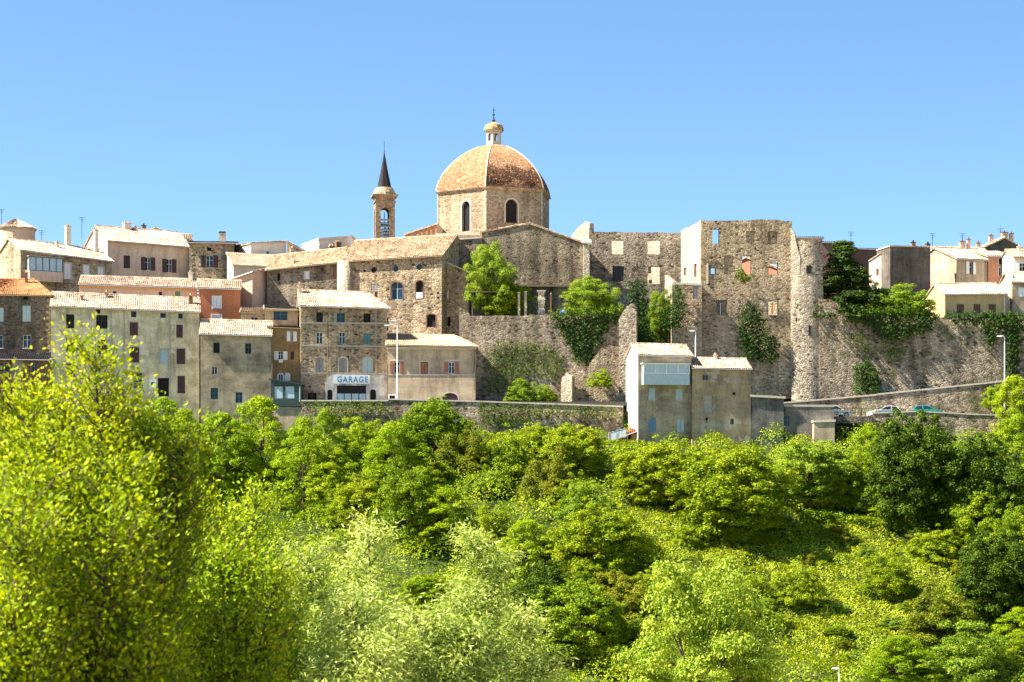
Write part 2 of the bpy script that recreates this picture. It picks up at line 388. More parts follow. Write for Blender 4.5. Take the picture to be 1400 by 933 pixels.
class House:
    def __init__(s, name, label, cat, px0, Y0, px1, yaw, base, top, depth, wall='stone_grey', rev=.28, group=None, thick=False):
        s.yaw = R(yaw); c, n_ = math.cos(s.yaw), math.sin(s.yaw)
        A = P(px0, base, Y0); s.A = A
        k = (px1-CX)/F                                   # right corner: A.x+l c = k (Y0 + l n)
        s.L = (k*Y0 - A.x)/(c - k*n_)
        s.depth = depth; s.rev = rev; s.thick = thick; s.wallm = wall
        s.root = tag(empty(name, A, s.yaw), label, cat, group)
        s.ops = {k: [] for k in 'FLRB'}; s.todo = []
        if isinstance(top[0], (int, float)): top = [(px0, top[0]), (px1, top[-1])]
        s.top = [s.uv(*p) for p in top]
        s.top[0] = (0.0, s.top[0][1]); s.top[-1] = (s.L, s.top[-1][1])
        s.e0, s.e1 = s.top[0][1], s.top[-1][1]
        s.sides = {'L': None, 'R': None, 'B': None}; s.roofp = None
    def frame(s, f):
        D, L_ = s.depth, s.L
        o, d, w = {'F': ((0, 0), (1, 0), (0, 1)), 'L': ((0, D), (0, -1), (1, 0)), 'R': ((L_, 0), (0, 1), (-1, 0)), 'B': ((L_, D), (-1, 0), (0, -1))}[f]
        return lambda u, z, q=0.0: (o[0]+d[0]*u+w[0]*q, o[1]+d[1]*u+w[1]*q, z)
    def uv(s, px, py, f='F', off=0.0):
        """photo pixel -> (u, z) on a face of the house, off metres in front of it"""
        pt = s.frame(f); c, n_ = math.cos(s.yaw), math.sin(s.yaw)
        def wd(p): return np.array([s.A.x + p[0]*c - p[1]*n_, s.A.y + p[0]*n_ + p[1]*c])
        o = wd(pt(0, 0, -off)); d = wd(pt(1, 0, -off))-o
        r = np.array([(px-CX)/F, 1.0]); nrm = np.array([d[1], -d[0]])
        t = (o@nrm)/(r@nrm); u = (r*t-o)@d
        return float(u), float(t*(HY-py)/F - s.A.z)
    def rect(s, x0, y0, x1, y1, f='F', off=0.0):
        ym, xm = (y0+y1)/2, (x0+x1)/2
        u0 = s.uv(x0, ym, f, off)[0]; u1 = s.uv(x1, ym, f, off)[0]; z1 = s.uv(xm, y0, f, off)[1]; z0 = s.uv(xm, y1, f, off)[1]
        return min(u0, u1), max(u0, u1), z0, z1
    def fbox(s, mb, f, u0, u1, z0, z1, w0, w1):
        pt = s.frame(f)
        mb.hexa([pt(u0, z0, w0), pt(u1, z0, w0), pt(u1, z1, w0), pt(u0, z1, w0)], [pt(u0, z0, w1), pt(u1, z0, w1), pt(u1, z1, w1), pt(u0, z1, w1)])
    def hole(s, x0, y0, x1, y1, arch=0, f='F'):
        s.ops[f].append((*s.rect(x0, y0, x1, y1, f), arch))
    def win(s, x0, y0, x1, y1, k='g', c='white', arch=0, f='F', sur=None, sw=.5, pane='glass', sill=0, mull=1):
        o = (*s.rect(x0, y0, x1, y1, f), arch); s.ops[f].append(o)
        u0, u1, z0, z1 = o[:4]; pt = s.frame(f); rv = s.rev; fm = M['fr_'+c] if 'fr_'+c in M else M[c]
        par = s.root
        w, h = u1-u0, z1-z0
        if k == 'b':                                     # walled-up opening
            mb = MB(); pth = arcpts(o); mb.face(*[pt(a, b, rv-.06) for a, b in pth]); mb.build('blocked_window', fm, par)
        elif k == 'd':
            mb = MB(); mb.face(pt(u0, z0, rv), pt(u1, z0, rv), pt(u1, z1, rv), pt(u0, z1, rv)); mb.build('opening', M['dark'], par)
        else:
            mb = MB(); t = .055 if min(w, h) > .5 else .04
            s.fbox(mb, f, u0, u0+t, z0, z1, rv-.08, rv-.02); s.fbox(mb, f, u1-t, u1, z0, z1, rv-.08, rv-.02)
            s.fbox(mb, f, u0+t, u1-t, z0, z0+t, rv-.08, rv-.02); s.fbox(mb, f, u0+t, u1-t, z1-t, z1, rv-.08, rv-.02)
            if mull and k != 'c':
                um = (u0+u1)/2; s.fbox(mb, f, um-t*.6, um+t*.6, z0+t, z1-t, rv-.07, rv-.02)
                if h > 1.0:
                    zm = z0+h*.62; s.fbox(mb, f, u0+t, um-t*.6, zm-.02, zm+.02, rv-.065, rv-.02); s.fbox(mb, f, um+t*.6, u1-t, zm-.02, zm+.02, rv-.065, rv-.02)
            wo = mb.build('window', M['fr_white'] if k == 'o' else fm, par)
            mb = MB(); mb.face(pt(u0, z0, rv-.03), pt(u1, z0, rv-.03), pt(u1, z1, rv-.03), pt(u0, z1, rv-.03)); mb.build('pane', M[pane], wo)
            if k == 'c':
                for a, b in ((u0+.01, (u0+u1)/2-.012), ((u0+u1)/2+.012, u1-.01)):
                    mb = MB(); s.fbox(mb, f, a, b, z0+.01, z1-.01, .07, .11)
                    n = max(3, int(h/.22))
                    for i in range(n):
                        za = z0+.06+(h-.12)*i/n; s.fbox(mb, f, a+.05, b-.05, za, za+(h-.12)/n*.62, .045, .068)
                    mb.build('shutter', fm, par)
            if k == 'o':
                ww = w*sw
                for a, b in ((u0-ww-.01, u0-.01), (u1+.01, u1+ww+.01)):
                    mb = MB(); s.fbox(mb, f, a, b, z0, z1, -.075, -.035)
                    n = max(3, int(h/.25))
                    for i in range(n):
                        za = z0+.05+(h-.1)*i/n; s.fbox(mb, f, a+.05, b-.05, za, za+(h-.1)/n*.6, -.098, -.077)
                    mb.build('shutter', fm, par)
        if sur:
            mb = MB(); t = .14; p_ = -.025
            if arch:
                pth = arcpts(o)[:]; cen = ((u0+u1)/2, z1-(u1-u0)/2)
                for a, b in zip(pth, pth[1:]):
                    def ex(q):
                        d = Vector((q[0]-cen[0], max(q[1]-cen[1], 0))); d = d.normalized() if d.length > 1e-4 else Vector((1, 0)); 
                        return (q[0]+d.x*t, q[1]+d.y*t) if q[1] > cen[1]+1e-4 else (q[0]+(t if q[0] > cen[0] else -t), q[1])
                    A_, B_ = ex(a), ex(b)
                    mb.hexa([pt(*a, p_), pt(*b, p_), pt(*B_, p_), pt(*A_, p_)], [pt(*a, .02), pt(*b, .02), pt(*B_, .02), pt(*A_, .02)])
            else:
                s.fbox(mb, f, u0-t, u0, z0-t*.6, z1+t, p_, .0-.003); s.fbox(mb, f, u1, u1+t, z0-t*.6, z1+t, p_, -.003)
                s.fbox(mb, f, u0, u1, z1, z1+t, p_, -.003)
            mb.build('window_surround', M[sur], par)
        if sill:
            mb = MB(); s.fbox(mb, f, u0-.1, u1+.1, z0-.12, z0-.002, -.10, .1); mb.build('sill', M['surround'], par)
    def part(s, name, mat, x0, y0, x1, y1, w0, w1, f='F', parent=None):
        mb = MB(); s.fbox(mb, f, *s.rect(x0, y0, x1, y1, f, -w0 if w0 < 0 else 0), w0, w1); return mb.build(name, M[mat], parent or s.root)
    def pipe(s, px, y0, y1, mat='zinc'):
        u, z1 = s.uv(px, y0); z0 = s.uv(px, y1)[1]; mb = MB(); mb.tube([(u, -.08, z0), (u, -.08, z1)], .055, 6)
        return mb.build('drainpipe', M[mat], s.root)
    def band(s, y0, y1, mat, proud=.04, x0=None, x1=None):
        za = s.uv((s.top[0][0]), 0)[1]
        mb = MB(); u0, z = (0, s.uv(CX, y0)[1])
        return None
    def roof(s, kind, mat='tile_pale', rise=1.6, ov=.35, hl=0.0, hr=0.0, vo=.2, per=.26):
        D, L_ = s.depth, s.L; e0, e1 = s.e0, s.e1; mb = MB()
        if kind == 'gable_x':
            m = D/2; sl = rise/m
            A0, A1 = (-vo, -ov, e0-ov*sl), (L_+vo, -ov, e1-ov*sl); B0, B1 = (-vo, D+ov, e0-ov*sl), (L_+vo, D+ov, e1-ov*sl)
            R0, R1 = (hl if hl else -vo, m, e0+rise), (L_-hr if hr else L_+vo, m, e1+rise)
            tile_patch(mb, A0, A1, R1, R0, per); tile_patch(mb, B1, B0, R0, R1, per)
            if hl: tile_patch(mb, B0, A0, R0, R0, per)
            if hr: tile_patch(mb, A1, B1, R1, R1, per)
            s.sides['L'] = [(0, e0), (D, e0)] if hl else [(0, e0), (D-m, e0+rise), (D, e0)]
            s.sides['R'] = [(0, e1), (D, e1)] if hr else [(0, e1), (m, e1+rise), (D, e1)]
            s.sides['B'] = [(0, e1), (L_, e0)]
            rd = MB(); rd.tube([(R0[0], R0[1], R0[2]+.10), (R1[0], R1[1], R1[2]+.10)], .13, 6)
        elif kind == 'shed':
            sl = rise/D
            tile_patch(mb, (-vo, -ov, e0-ov*sl), (L_+vo, -ov, e1-ov*sl), (L_+vo, D+.1, e1+rise+.1*sl), (-vo, D+.1, e0+rise+.1*sl), per)
            s.sides['L'] = [(0, e0+rise), (D, e0)]; s.sides['R'] = [(0, e1), (D, e1+rise)]; s.sides['B'] = [(0, e1+rise), (L_, e0+rise)]; rd = None
        elif kind == 'gable_y':
            ua, za = max(s.top, key=lambda p: p[1]); rd = MB()
            sl = (za-e0)/max(ua, .01)
            if ua > .3: tile_patch(mb, (-ov, D+vo, e0-ov*sl), (-ov, -vo, e0-ov*sl), (ua, -vo, za), (ua, D+vo, za), per)
            sr = (za-e1)/max(L_-ua, .01)
            if L_-ua > .3: tile_patch(mb, (L_+ov, -vo, e1-ov*sr), (L_+ov, D+vo, e1-ov*sr), (ua, D+vo, za), (ua, -vo, za), per)
            s.sides['L'] = [(0, e0), (D, e0)]; s.sides['R'] = [(0, e1), (D, e1)]
            s.sides['B'] = [(L_-u, z) for u, z in reversed(s.top)]
            rd.tube([(ua, -vo, za+.1), (ua, D+vo, za+.1)], .13, 6)
        elif kind == 'flat':
            rd = None; mb.hexa([(0, .0, e0-.25), (L_, .0, e1-.25), (L_, D, e1-.25), (0, D, e0-.25)], [(0, .0, e0+.02), (L_, .0, e1+.02), (L_, D, e1+.02), (0, D, e0+.02)])
            mb.v = [(x+(-ov if x < L_/2 else ov), y+(-ov if y < D/2 else ov), z) for x, y, z in mb.v]
            s.sides['L'] = [(0, e0-.26), (D, e0-.26)]; s.sides['R'] = [(0, e1-.26), (D, e1-.26)]; s.sides['B'] = [(0, e1-.26), (L_, e0-.26)]
            s.top = [(0, e0-.26), (L_, e1-.26)]
        s.roofp = mb.build('roof', M[mat], s.root)
        if kind in ('gable_x', 'shed'):
            g = MB(); zo = ov*(rise/m if kind == 'gable_x' else rise/D); g.tube([(-vo, -ov-.07, e0-zo-.06), (L_+vo, -ov-.07, e1-zo-.06)], .075, 6); g.build('gutter', M['timber' if 'ochre' in mat or 'orange' in mat else 'zinc'], s.roofp)
        if rd and rd.v: rd.build('ridge', M[mat], s.roofp)
        return s.roofp
    def chim(s, x0, x1, y0, y1, w, mat='buff', cap='tile_ochre', pots=1):
        """chimney standing at depth w of the house"""
        u0, u1, z0, z1 = s.rect(x0, y0, x1, y1, 'F', -w); d = max(.4, min(.9, (u1-u0)*.9))
        mb = MB(); mb.box(u0, w-d/2, z0-1.2, u1, w+d/2, z1-.22)
        ch = mb.build('chimney', M[mat], s.roofp or s.root)
        mb = MB(); mb.box(u0-.07, w-d/2-.07, z1-.22, u1+.07, w+d/2+.07, z1-.13)
        if pots:
            for i in range(pots):
                uc = u0+(u1-u0)*(i+.5)/pots; mb.tube([(uc, w, z1-.13), (uc, w, z1+.12)], min(.13, (u1-u0)/2.4/pots), 8)
        else: mb.box(u0+.02, w-d/2+.02, z1-.13, u1-.02, w+d/2-.02, z1)
        n = mb.build('chimney_cap', M[cap], s.roofp or s.root)
        return ch
    def aerial(s, px, y0, y1, w):
        u, z1 = s.uv(px, y0, 'F', -w); z0 = s.uv(px, y1, 'F', -w)[1]; mb = MB()
        mb.tube([(u, w, z0-1), (u, w, z1)], .035, 5)
        for k, hw in ((.02, .45), (.25, .35), (.5, .3)): mb.tube([(u-hw, w, z1-.05-k), (u+hw, w, z1-.05-k)], .022, 4)
        mb.build('antenna', M['fr_black'], s.roofp or s.root)
    def finish(s, wall=None, topcap=True):
        m = MB()
        panel(m, s.frame('F'), 0, s.top, s.ops['F'], s.depth if s.thick else s.rev)
        if s.thick:
            pf = s.frame('F'); panel(m, pf, 0, s.top, s.ops['F'], 0, s.depth, False)
            for (a, b), (c, d) in zip(s.top, s.top[1:]): m.face(pf(a, b), pf(c, d), pf(c, d, s.depth), pf(a, b, s.depth))
            for u, z in (s.top[0], s.top[-1]): m.face(pf(u, 0), pf(u, 0, s.depth), pf(u, z, s.depth), pf(u, z))
        else:
            s.sides['L'] = s.sides['L'] or [(0, s.e0), (s.depth, s.e0)]
            s.sides['R'] = s.sides['R'] or [(0, s.e1), (s.depth, s.e1)]
            s.sides['B'] = s.sides['B'] or [(0, s.e1), (s.L, s.e0)]
            for f in 'LRB': panel(m, s.frame(f), 0, s.sides[f], s.ops[f], s.rev)
        if s.wallm.startswith('stone') and not s.thick and s.L > 2.5 and s.wallm != 'stone_lit' and min(s.e0, s.e1) > 2:
            rq = random.Random(int(s.L*100)); ptq = s.frame('F')
            for u0, sg, zt in ((0, 1, s.e0), (s.L, -1, s.e1)):
                z, k, out = .1, 0, []
                while z < zt-.5:
                    hq = rq.uniform(.3, .42); w_ = (.62 if k % 2 else .32)*rq.uniform(.85, 1.15); out += [(u0+sg*w_, z), (u0+sg*w_, z+hq)]; z += hq; k += 1
                out = [(u0, .1)]+out+[(u0, z)]; q = MB(); n = len(out)
                q.v = [ptq(u, zz, -.03) for u, zz in out]+[ptq(u, zz, -.002) for u, zz in out]; q.f = [tuple(range(n))]+[(i, (i+1) % n, n+(i+1) % n, n+i) for i in range(n)]
                q.build('quoin', M['stone_gold'], s.root)
        s.wall = m.build('wall', M[wall or s.wallm], s.root)
        return s
H = House
def bay(h, name, x0, y0, x1, y1, proj, frame='fr_black', apron=.42, panes=5, apmat='buff', pane='paleglass', roofm='concrete', side=2):
    """glazed veranda standing out from the facade"""
    u0, u1, z0, z1 = h.rect(x0, y0, x1, y1, 'F', proj); pt = h.frame('F'); w0 = -proj
    mb = MB(); h.fbox(mb, 'F', u0, u1, z0-.12, z0, w0, -.003); zs = z0+(z1-z0)*apron
    t = .05
    h.fbox(mb, 'F', u0, u1, z0, zs, w0, w0+t); h.fbox(mb, 'F', u0, u0+t, z0, zs, w0+t, -.003); h.fbox(mb, 'F', u1-t, u1, z0, zs, w0+t, -.003)
    v = mb.build('veranda', M[apmat], h.root)
    mb = MB(); h.fbox(mb, 'F', u0-.15, u1+.15, z1, z1+.10, w0-.18, -.003); mb.build('veranda_roof', M[roofm], v)
    mb = MB(); n = panes
    for i in range(n+1):
        u = u0+(u1-u0)*i/n; a = min(max(u-.045, u0), u1-.09); h.fbox(mb, 'F', a, a+.09, zs, z1, w0-.01, w0+.07)
    for z in (zs, z1-.08): h.fbox(mb, 'F', u0+.09, u1-.09, z, z+.07, w0, w0+.06)
    for s_ in (u0, u1-.07):
        for i in range(1, side+1):
            w = w0+(proj-.1)*i/side; h.fbox(mb, 'F', s_, s_+.07, zs, z1, w, w+.07)
    mb.build('veranda_frame', M[frame], v)
    for i in range(n):
        mb = MB(); a, b = u0+(u1-u0)*i/n+.04, u0+(u1-u0)*(i+1)/n-.04; h.fbox(mb, 'F', a, b, zs+.02, z1-.03, w0+.025, w0+.045); mb.build('pane', M[pane], v)
    for s_ in (u0+.025, u1-.045):
        mb = MB(); h.fbox(mb, 'F', s_, s_+.02, zs+.02, z1-.03, w0+.08, -.05); mb.build('pane', M[pane], v)
    return v
def arm(h, mat, pts, r): 
    mb = MB(); mb.tube(pts, r, 6); return mb.build('bracket', M[mat], h.root)

# ---- far left cluster
h = H('turret_house', 'small round tower house with a conical tiled roof, far left skyline', 'house', -9, 347, 43, 0, 345, [310, 310], 5.2, 'pinkish')
h.sides['L'] = h.sides['R'] = h.sides['B'] = [(0, 0), (.01, 0)]
m = MB(); c = (h.L/2, 2.6); r = h.L/2; m.lathe([(r, 0), (r, h.e0), (.1, h.e0)], 20, *c); m.build('wall', M['pinkish'], h.root)
m = MB(); ap = h.uv(17, 300, 'F', -2.6)[1]
for i in range(12):
    a, b = 2*math.pi*i/12, 2*math.pi*(i+1)/12; q = lambda t: (c[0]+(r+.3)*math.cos(t), c[1]+(r+.3)*math.sin(t), h.e0-.1)
    tile_patch(m, q(a), q(b), (*c, ap), (*c, ap))
rf = m.build('roof', M['tile_pale'], h.root)
h.aerial(2, 286, 312, 2.6)

h = H('veranda_house', 'stone house with a dark framed glazed bay window under its eave, upper left', 'house', 28, 322, 153, 31, 420, [341, 357], 9, 'stone_warm')
h.roof('gable_x', 'tile_pale', 1.9, .35)
for a, b, c_, d in ((88, 360, 97, 382), (114, 363, 122, 379.5), (134, 366, 141.5, 380)): h.win(a, b, c_, d, 'c', 'white', sur='surround')
v = bay(h, 'veranda', 40, 352, 86, 384, 1.15, 'fr_black', .40, 5, 'buff', 'paleglass')
for px in (52, 76):
    u, z = h.uv(px, 385); m = MB(); m.hexa([(u-.1, -.9, z-.02), (u+.1, -.9, z-.02), (u+.1, -.003, z-.02), (u-.1, -.003, z-.02)][::-1], [(u-.1, -.25, z-.9), (u+.1, -.25, z-.9), (u+.1, -.003, z-1.3), (u-.1, -.003, z-1.3)]); m.build('corbel', M['timber'], h.root)
for a in ((16.5, 20.5, 321, 331, 5), (76.5, 80, 330, 344, 3), (89.5, 96, 308, 328, 4.6)): h.chim(*a, mat='pale')
h.chim(129, 134, 313, 344, 3.4, 'white', pots=1); h.aerial(57, 315, 332, 4.5)
h.finish()

h = H('plaster_house', 'buff plaster house with three dark maroon shuttered windows and a stone gable, upper left skyline', 'house', 147, 334, 260, 29, 400, [328, 337], 9.5, 'buff')
h.roof('gable_x', 'tile_pale', 2.4, .4); h.rev = .18
h.win(169, 349.5, 178, 367, 'c', 'maroon'); h.win(199, 352, 206, 370, 'o', 'maroon', sw=.85); h.win(228, 354.5, 235, 373, 'o', 'maroon', sw=.85)
h.aerial(112, 297, 316, 4.7)
for a in ((169, 178, 304, 318, 4.7, 'pale', 'tile_ochre', 2), (183, 186, 309, 320, 5, 'pale', 'tile_ochre', 1), (194, 199, 307, 320, 5.5, 'brown', 'fr_black', 1)): h.chim(*a)
h.finish()
h = H('low_roof_house', 'low pale roofed house with a small gable behind the maroon shuttered house', 'house', 192, 352, 252, 10, 360, [(192, 323), (212, 312), (252, 325)], 8, 'pale')
h.roof('gable_y', 'tile_pale', ov=.3); h.finish()

h = H('square_stone_house', 'tall rubble stone house with one blue window between maroon shutters, upper left', 'house', 259, 338, 319, 4, 400, [331.5, 332.5], 8, 'stone_warm')
h.roof('shed', 'tile_pale', 1.0, .55, vo=.5); h.win(281.5, 349.5, 291.5, 366, 'o', 'maroon', sw=.65, pane='blueglass'); h.win(283, 338.5, 289, 343.5, 'd')
h.chim(299.5, 308.5, 317, 332, 2.2, 'concrete', 'fr_black', 0); h.finish()
h = H('ridge_house', 'pale low house along the left skyline beyond the stone house', 'house', 205, 350, 262, 8, 365, [324, 328], 8, 'pale'); h.roof('gable_x', 'tile_pale', 1.1); h.finish()

h = H('long_pink_house', 'long low pink house with an ochre cornice above the cream house', 'house', 108, 308, 268.6, 5, 470, [388, 393], 7.5, 'pinkish')
h.roof('gable_x', 'tile_pale', 1.3, .3, vo=.12)
h.win(153.5, 397.5, 159.5, 404.5, 'g', 'white', mull=0); h.win(216.5, 398.5, 222, 407, 'g', 'white', mull=0); h.win(239.5, 398.5, 246.5, 408, 'c', 'green', sur='surround')
h.chim(257.5, 263.5, 371, 388, 3.5, 'white', 'tile_pale'); h.chim(166, 168, 397, 404, .2, 'white')
u0, z0 = h.uv(109, 394.5); u1, z1 = h.uv(268, 399); m = MB(); m.hexa([(0, -.06, z0), (h.L, -.06, z1), (h.L, -.06, z1+.5), (0, -.06, z0+.5)], [(0, -.003, z0), (h.L, -.003, z1), (h.L, -.003, z1+.5), (0, -.003, z0+.5)]); m.build('cornice', M['trimorange'], h.root)
h.finish()
h = H('orange_house', 'burnt orange rendered house with two white shuttered windows, one above the other', 'house', 269, 307.2, 328.5, 5, 480, [393, 395], 7.5, 'orange')
h.roof('gable_x', 'tile_pale', 1.3, .3, vo=.12); h.win(291, 406, 301.5, 422, 'c', 'white', sur='fr_white'); h.win(289.5, 431, 302, 447, 'c', 'white', sur='fr_white')
m = MB()
for i in range(9):
    z = h.uv(270, 398+i*4.5)[1]; m.box(.02, -.03, z, .3, -.003, z+.2)
m.build('quoin', M['fr_white'], h.root); h.finish()

h = H('dark_stone_house', 'dark rubble stone house with an orange hipped roof at the left edge', 'house', -62, 299, 70, 6, 600, [401, 403], 9, 'stone_dark')
h.roof('gable_x', 'tile_orange', 2.2, .35, hl=3, hr=2.4)
for a in ((30.5, 418, 42, 440), (-6, 421, 5, 440)): h.win(*a, 'c', 'paleblue', sur=None)
for a in ((31.5, 458, 42.5, 476), (-7, 458, 4, 476)): h.win(*a, 'g', 'white', pane='blueglass', sill=1)
h.win(32, 404.5, 38, 410, 'd'); h.chim(34.5, 38, 371, 384, 3.5, 'brown')
h.finish()
h = H('brick_lean_to', 'low brick and plaster lean-to with a dark tiled roof, left edge', 'outbuilding', -62, 296.4, 70, 6, 605, [489, 491], 2.6, 'brick')
h.roof('shed', 'slate', .9, .35); h.win(-4, 496, 15, 508.5, 'g', 'grey'); h.win(42.5, 496.5, 51.5, 508, 'g', 'grey', pane='blueglass')
m = MB(); u1, _ = h.uv(31.5, 500); z1 = h.uv(0, 490.5)[1]; m.box(0, -.05, 0, h.uv(-6, 500)[0], -.003, z1); m.box(h.uv(17, 500)[0], -.05, 0, u1, -.003, z1); m.build('render_panel', M['greybeige'], h.root)
h.pipe(22, 492, 540); h.finish()

h = H('cream_house', 'tall cream rendered house with two rows of maroon shutters, on the left', 'house', 70, 298, 272.5, 8, 600, [417, 425.5], 7.5, 'cream')
h.roof('gable_x', 'tile_pale', 1.85, .4, vo=.15)
h.win(90.5, 430, 101.5, 449, 'd'); h.win(131.5, 431, 147, 449.5, 'g', 'black', pane='dark'); h.win(131.5, 423.5, 137, 429, 'd'); h.win(90.5, 463, 104, 481, 'd')
for a in ((179, 425.5, 186.5, 434), (219, 428, 227, 435), (243.5, 428.5, 250, 436)): h.win(*a, 'g', 'grey', pane='glass', mull=0)
h.win(177.5, 441, 188.5, 459, 'c', 'maroon', sur='concrete'); h.win(241, 444, 250, 462, 'c', 'maroon', sur='surround')
h.win(177.5, 475, 190, 496, 'c', 'maroon', sur='concrete'); h.win(241.5, 477, 253, 498, 'c', 'maroon', sur='concrete'); h.win(242.5, 514, 253, 538, 'c', 'maroon')
h.win(218, 478, 229.5, 497, 'g', 'paleblue', sur='concrete', pane='paleglass'); h.win(183, 518, 196, 531, 'g', 'paleblue', pane='blueglass'); h.win(216, 517, 231, 542, 'd'); h.win(90, 497, 103, 516, 'c', 'maroon'); h.win(133, 465, 146, 484, 'c', 'maroon')
h.part('awning', 'slate', 174, 510, 194, 514, -.6, -.003); m = MB(); o = h.rect(204, 519, 214, 532); h.fbox(m, 'F', *o, -.5, -.003); b = m.build('white_box', M['fr_white'], h.root); m = MB(); h.fbox(m, 'F', o[0]+.25, o[1]-.25, o[2]+.35, o[3]-.35, -.52, -.503); m.build('pane', M['blueglass'], b)
for a in ((151.5, 421, 540), (169.5, 424, 500), (232, 426, 522)): h.pipe(*a)
h.chim(110.5, 114, 403, 416, 1.8, 'brown'); h.chim(144, 148, 398, 409, 3, 'stone_warm'); h.chim(258.5, 263.5, 402.5, 419, 2, 'brown'); h.finish()

h = H('grey_house', 'damp stained grey house with small blue framed windows at odd heights', 'house', 274, 297.5, 370.5, 4, 610, [455, 458], 7, 'greybeige')
h.roof('gable_x', 'tile_pale', 1.85, .35, vo=.15)
h.win(291.5, 468.5, 300.5, 483, 'g', 'teal', pane='dark', mull=0); h.win(335, 469.5, 343.5, 484, 'g', 'teal', pane='dark', mull=1); h.win(289.5, 501.5, 297, 512.5, 'g', 'white', pane='glass')
h.win(288, 530.5, 298, 546, 'g', 'teal', pane='blueglass'); h.win(322, 536.5, 331.5, 551, 'g', 'blue', pane='blueglass'); h.pipe(372, 462, 590, 'timber'); h.finish()

# ---- small houses between the orange house and the garage
h = H('tiny_tiled_shed', 'tiny rendered shed with a rough tiled roof right of the orange house', 'shed', 329, 304, 367, 3, 500, [426, 428], 4, 'greybeige'); h.roof('shed', 'tile_ochre', .9, .35); h.win(343, 434, 352, 441.5, 'g', 'grey'); h.finish()
h = H('loggia_house', 'narrow house with a deep blue loggia under a pale awning roof', 'house', 362, 303, 407, 6, 500, [421, 423.5], 5, 'greybeige')
h.roof('shed', 'white', .75, .5); h.win(374, 425.5, 393, 438, 'g', 'teal', pane='blueglass'); h.part('beam', 'trimorange', 364, 421.5, 406, 425, -.06, -.003); h.finish()
h = H('ochre_house', 'narrow ochre house with two rows of white open shutters', 'house', 367, 300, 411, 6, 590, [447, 449], 5, 'ochre')
h.roof('shed', 'tile_ochre', .6, .35); h.rev = .15
h.win(397, 453.5, 401, 467, 'o', 'white', sw=1.2); h.win(380.5, 480.5, 387, 492.5, 'o', 'white', sw=.9, pane='dark'); h.win(397.5, 481, 402, 492, 'c', 'maroon'); h.win(380.5, 511.5, 387, 522, 'g', 'white', arch=1, pane='blueglass', sur='fr_white'); h.win(389.5, 509.5, 397, 521, 'c', 'white', arch=1)
h.part('flower_box', 'fr_white', 381, 491.5, 387, 496, -.35, -.1); h.finish()
h = H('green_veranda', 'dark green timber sunroom with two pale blue panes', 'sunroom', 370, 295.8, 412, 0, 556, [(370, 519), (412, 527)], 3.4, 'fr_dkgreen', rev=.1)
h.sides['L'] = [(0, h.e0), (3.4, h.e0)]; m = MB(); m.hexa([(-.2, -.2, h.e0), (h.L+.2, -.2, h.e1), (h.L+.2, 3.6, h.e1), (-.2, 3.6, h.e0)], [(-.2, -.2, h.e0+.12), (h.L+.2, -.2, h.e1+.12), (h.L+.2, 3.6, h.e1+.12), (-.2, 3.6, h.e0+.12)]); m.build('roof', M['fr_dkgreen'], h.root)
h.win(374.5, 528, 387, 545.5, 'g', 'dkgreen', pane='paleglass', mull=0); h.win(389.5, 528, 403, 545.5, 'g', 'dkgreen', pane='paleglass', mull=0); h.pipe(410, 528, 550, 'fr_paleblue'); h.finish()
h = H('veranda_base_wall', 'pale rendered base wall under the dark green sunroom', 'wall', 372, 296.0, 414, 0, 625, [557, 557], 3, 'beige'); h.roof('flat', 'concrete', ov=.02); h.finish()

# ---- garage house
h = H('garage_building', 'four storey rubble stone house with the GARAGE sign at street level', 'house', 411, 299, 529.5, 7, 549, [416.5, 420.5], 8.5, 'stone_warm')
h.roof('gable_x', 'tile_pale', 2.15, .4, hr=2.2, vo=.25)
h.win(432.5, 427, 441.5, 440.5, 'g', 'black', pane='dark'); h.win(460.5, 428, 471.5, 442, 'g', 'teal', pane='blueglass'); h.win(497, 428.5, 506.5, 441, 'd'); h.part('shutter', 'fr_grey', 456.5, 428, 460.3, 441, -.09, -.04)
for x in (432.5, 463.5): h.win(x, 454.5, x+8.5, 470.5, 'g', 'white', pane='blueglass')
h.win(497, 456, 506.5, 470.5, 'c', 'teal')
for x, c_ in ((431.5, 'grey'), (463.5, 'grey'), (497, 'paleblue')): h.win(x, 489.5, x+11, 509.5, 'c', c_, arch=.55, sur='surround' if x > 440 else None)
pt = h.frame('F')
for y0, y1 in ((440.5, 442.5), (471.8, 473.8), (509, 511)):
    za, zb = h.uv(411, y0)[1], h.uv(411, y1)[1]; zc, zd = h.uv(529.5, y0+1)[1], h.uv(529.5, y1+1)[1]
    m = MB(); m.hexa([pt(0, zb, -.07), pt(h.L, zd, -.07), pt(h.L, zc, -.07), pt(0, za, -.07)], [pt(0, zb, -.003), pt(h.L, zd, -.003), pt(h.L, zc, -.003), pt(0, za, -.003)]); m.build('string_course', M['concrete'], h.root)
h.pipe(514, 424, 511); h.pipe(448, 440, 512, 'timber'); h.win(420.5, 537, 433, 548.4, 'g', 'brown', pane='dark')
h.chim(407.5, 412, 387, 405, 3.5, 'pinkish')
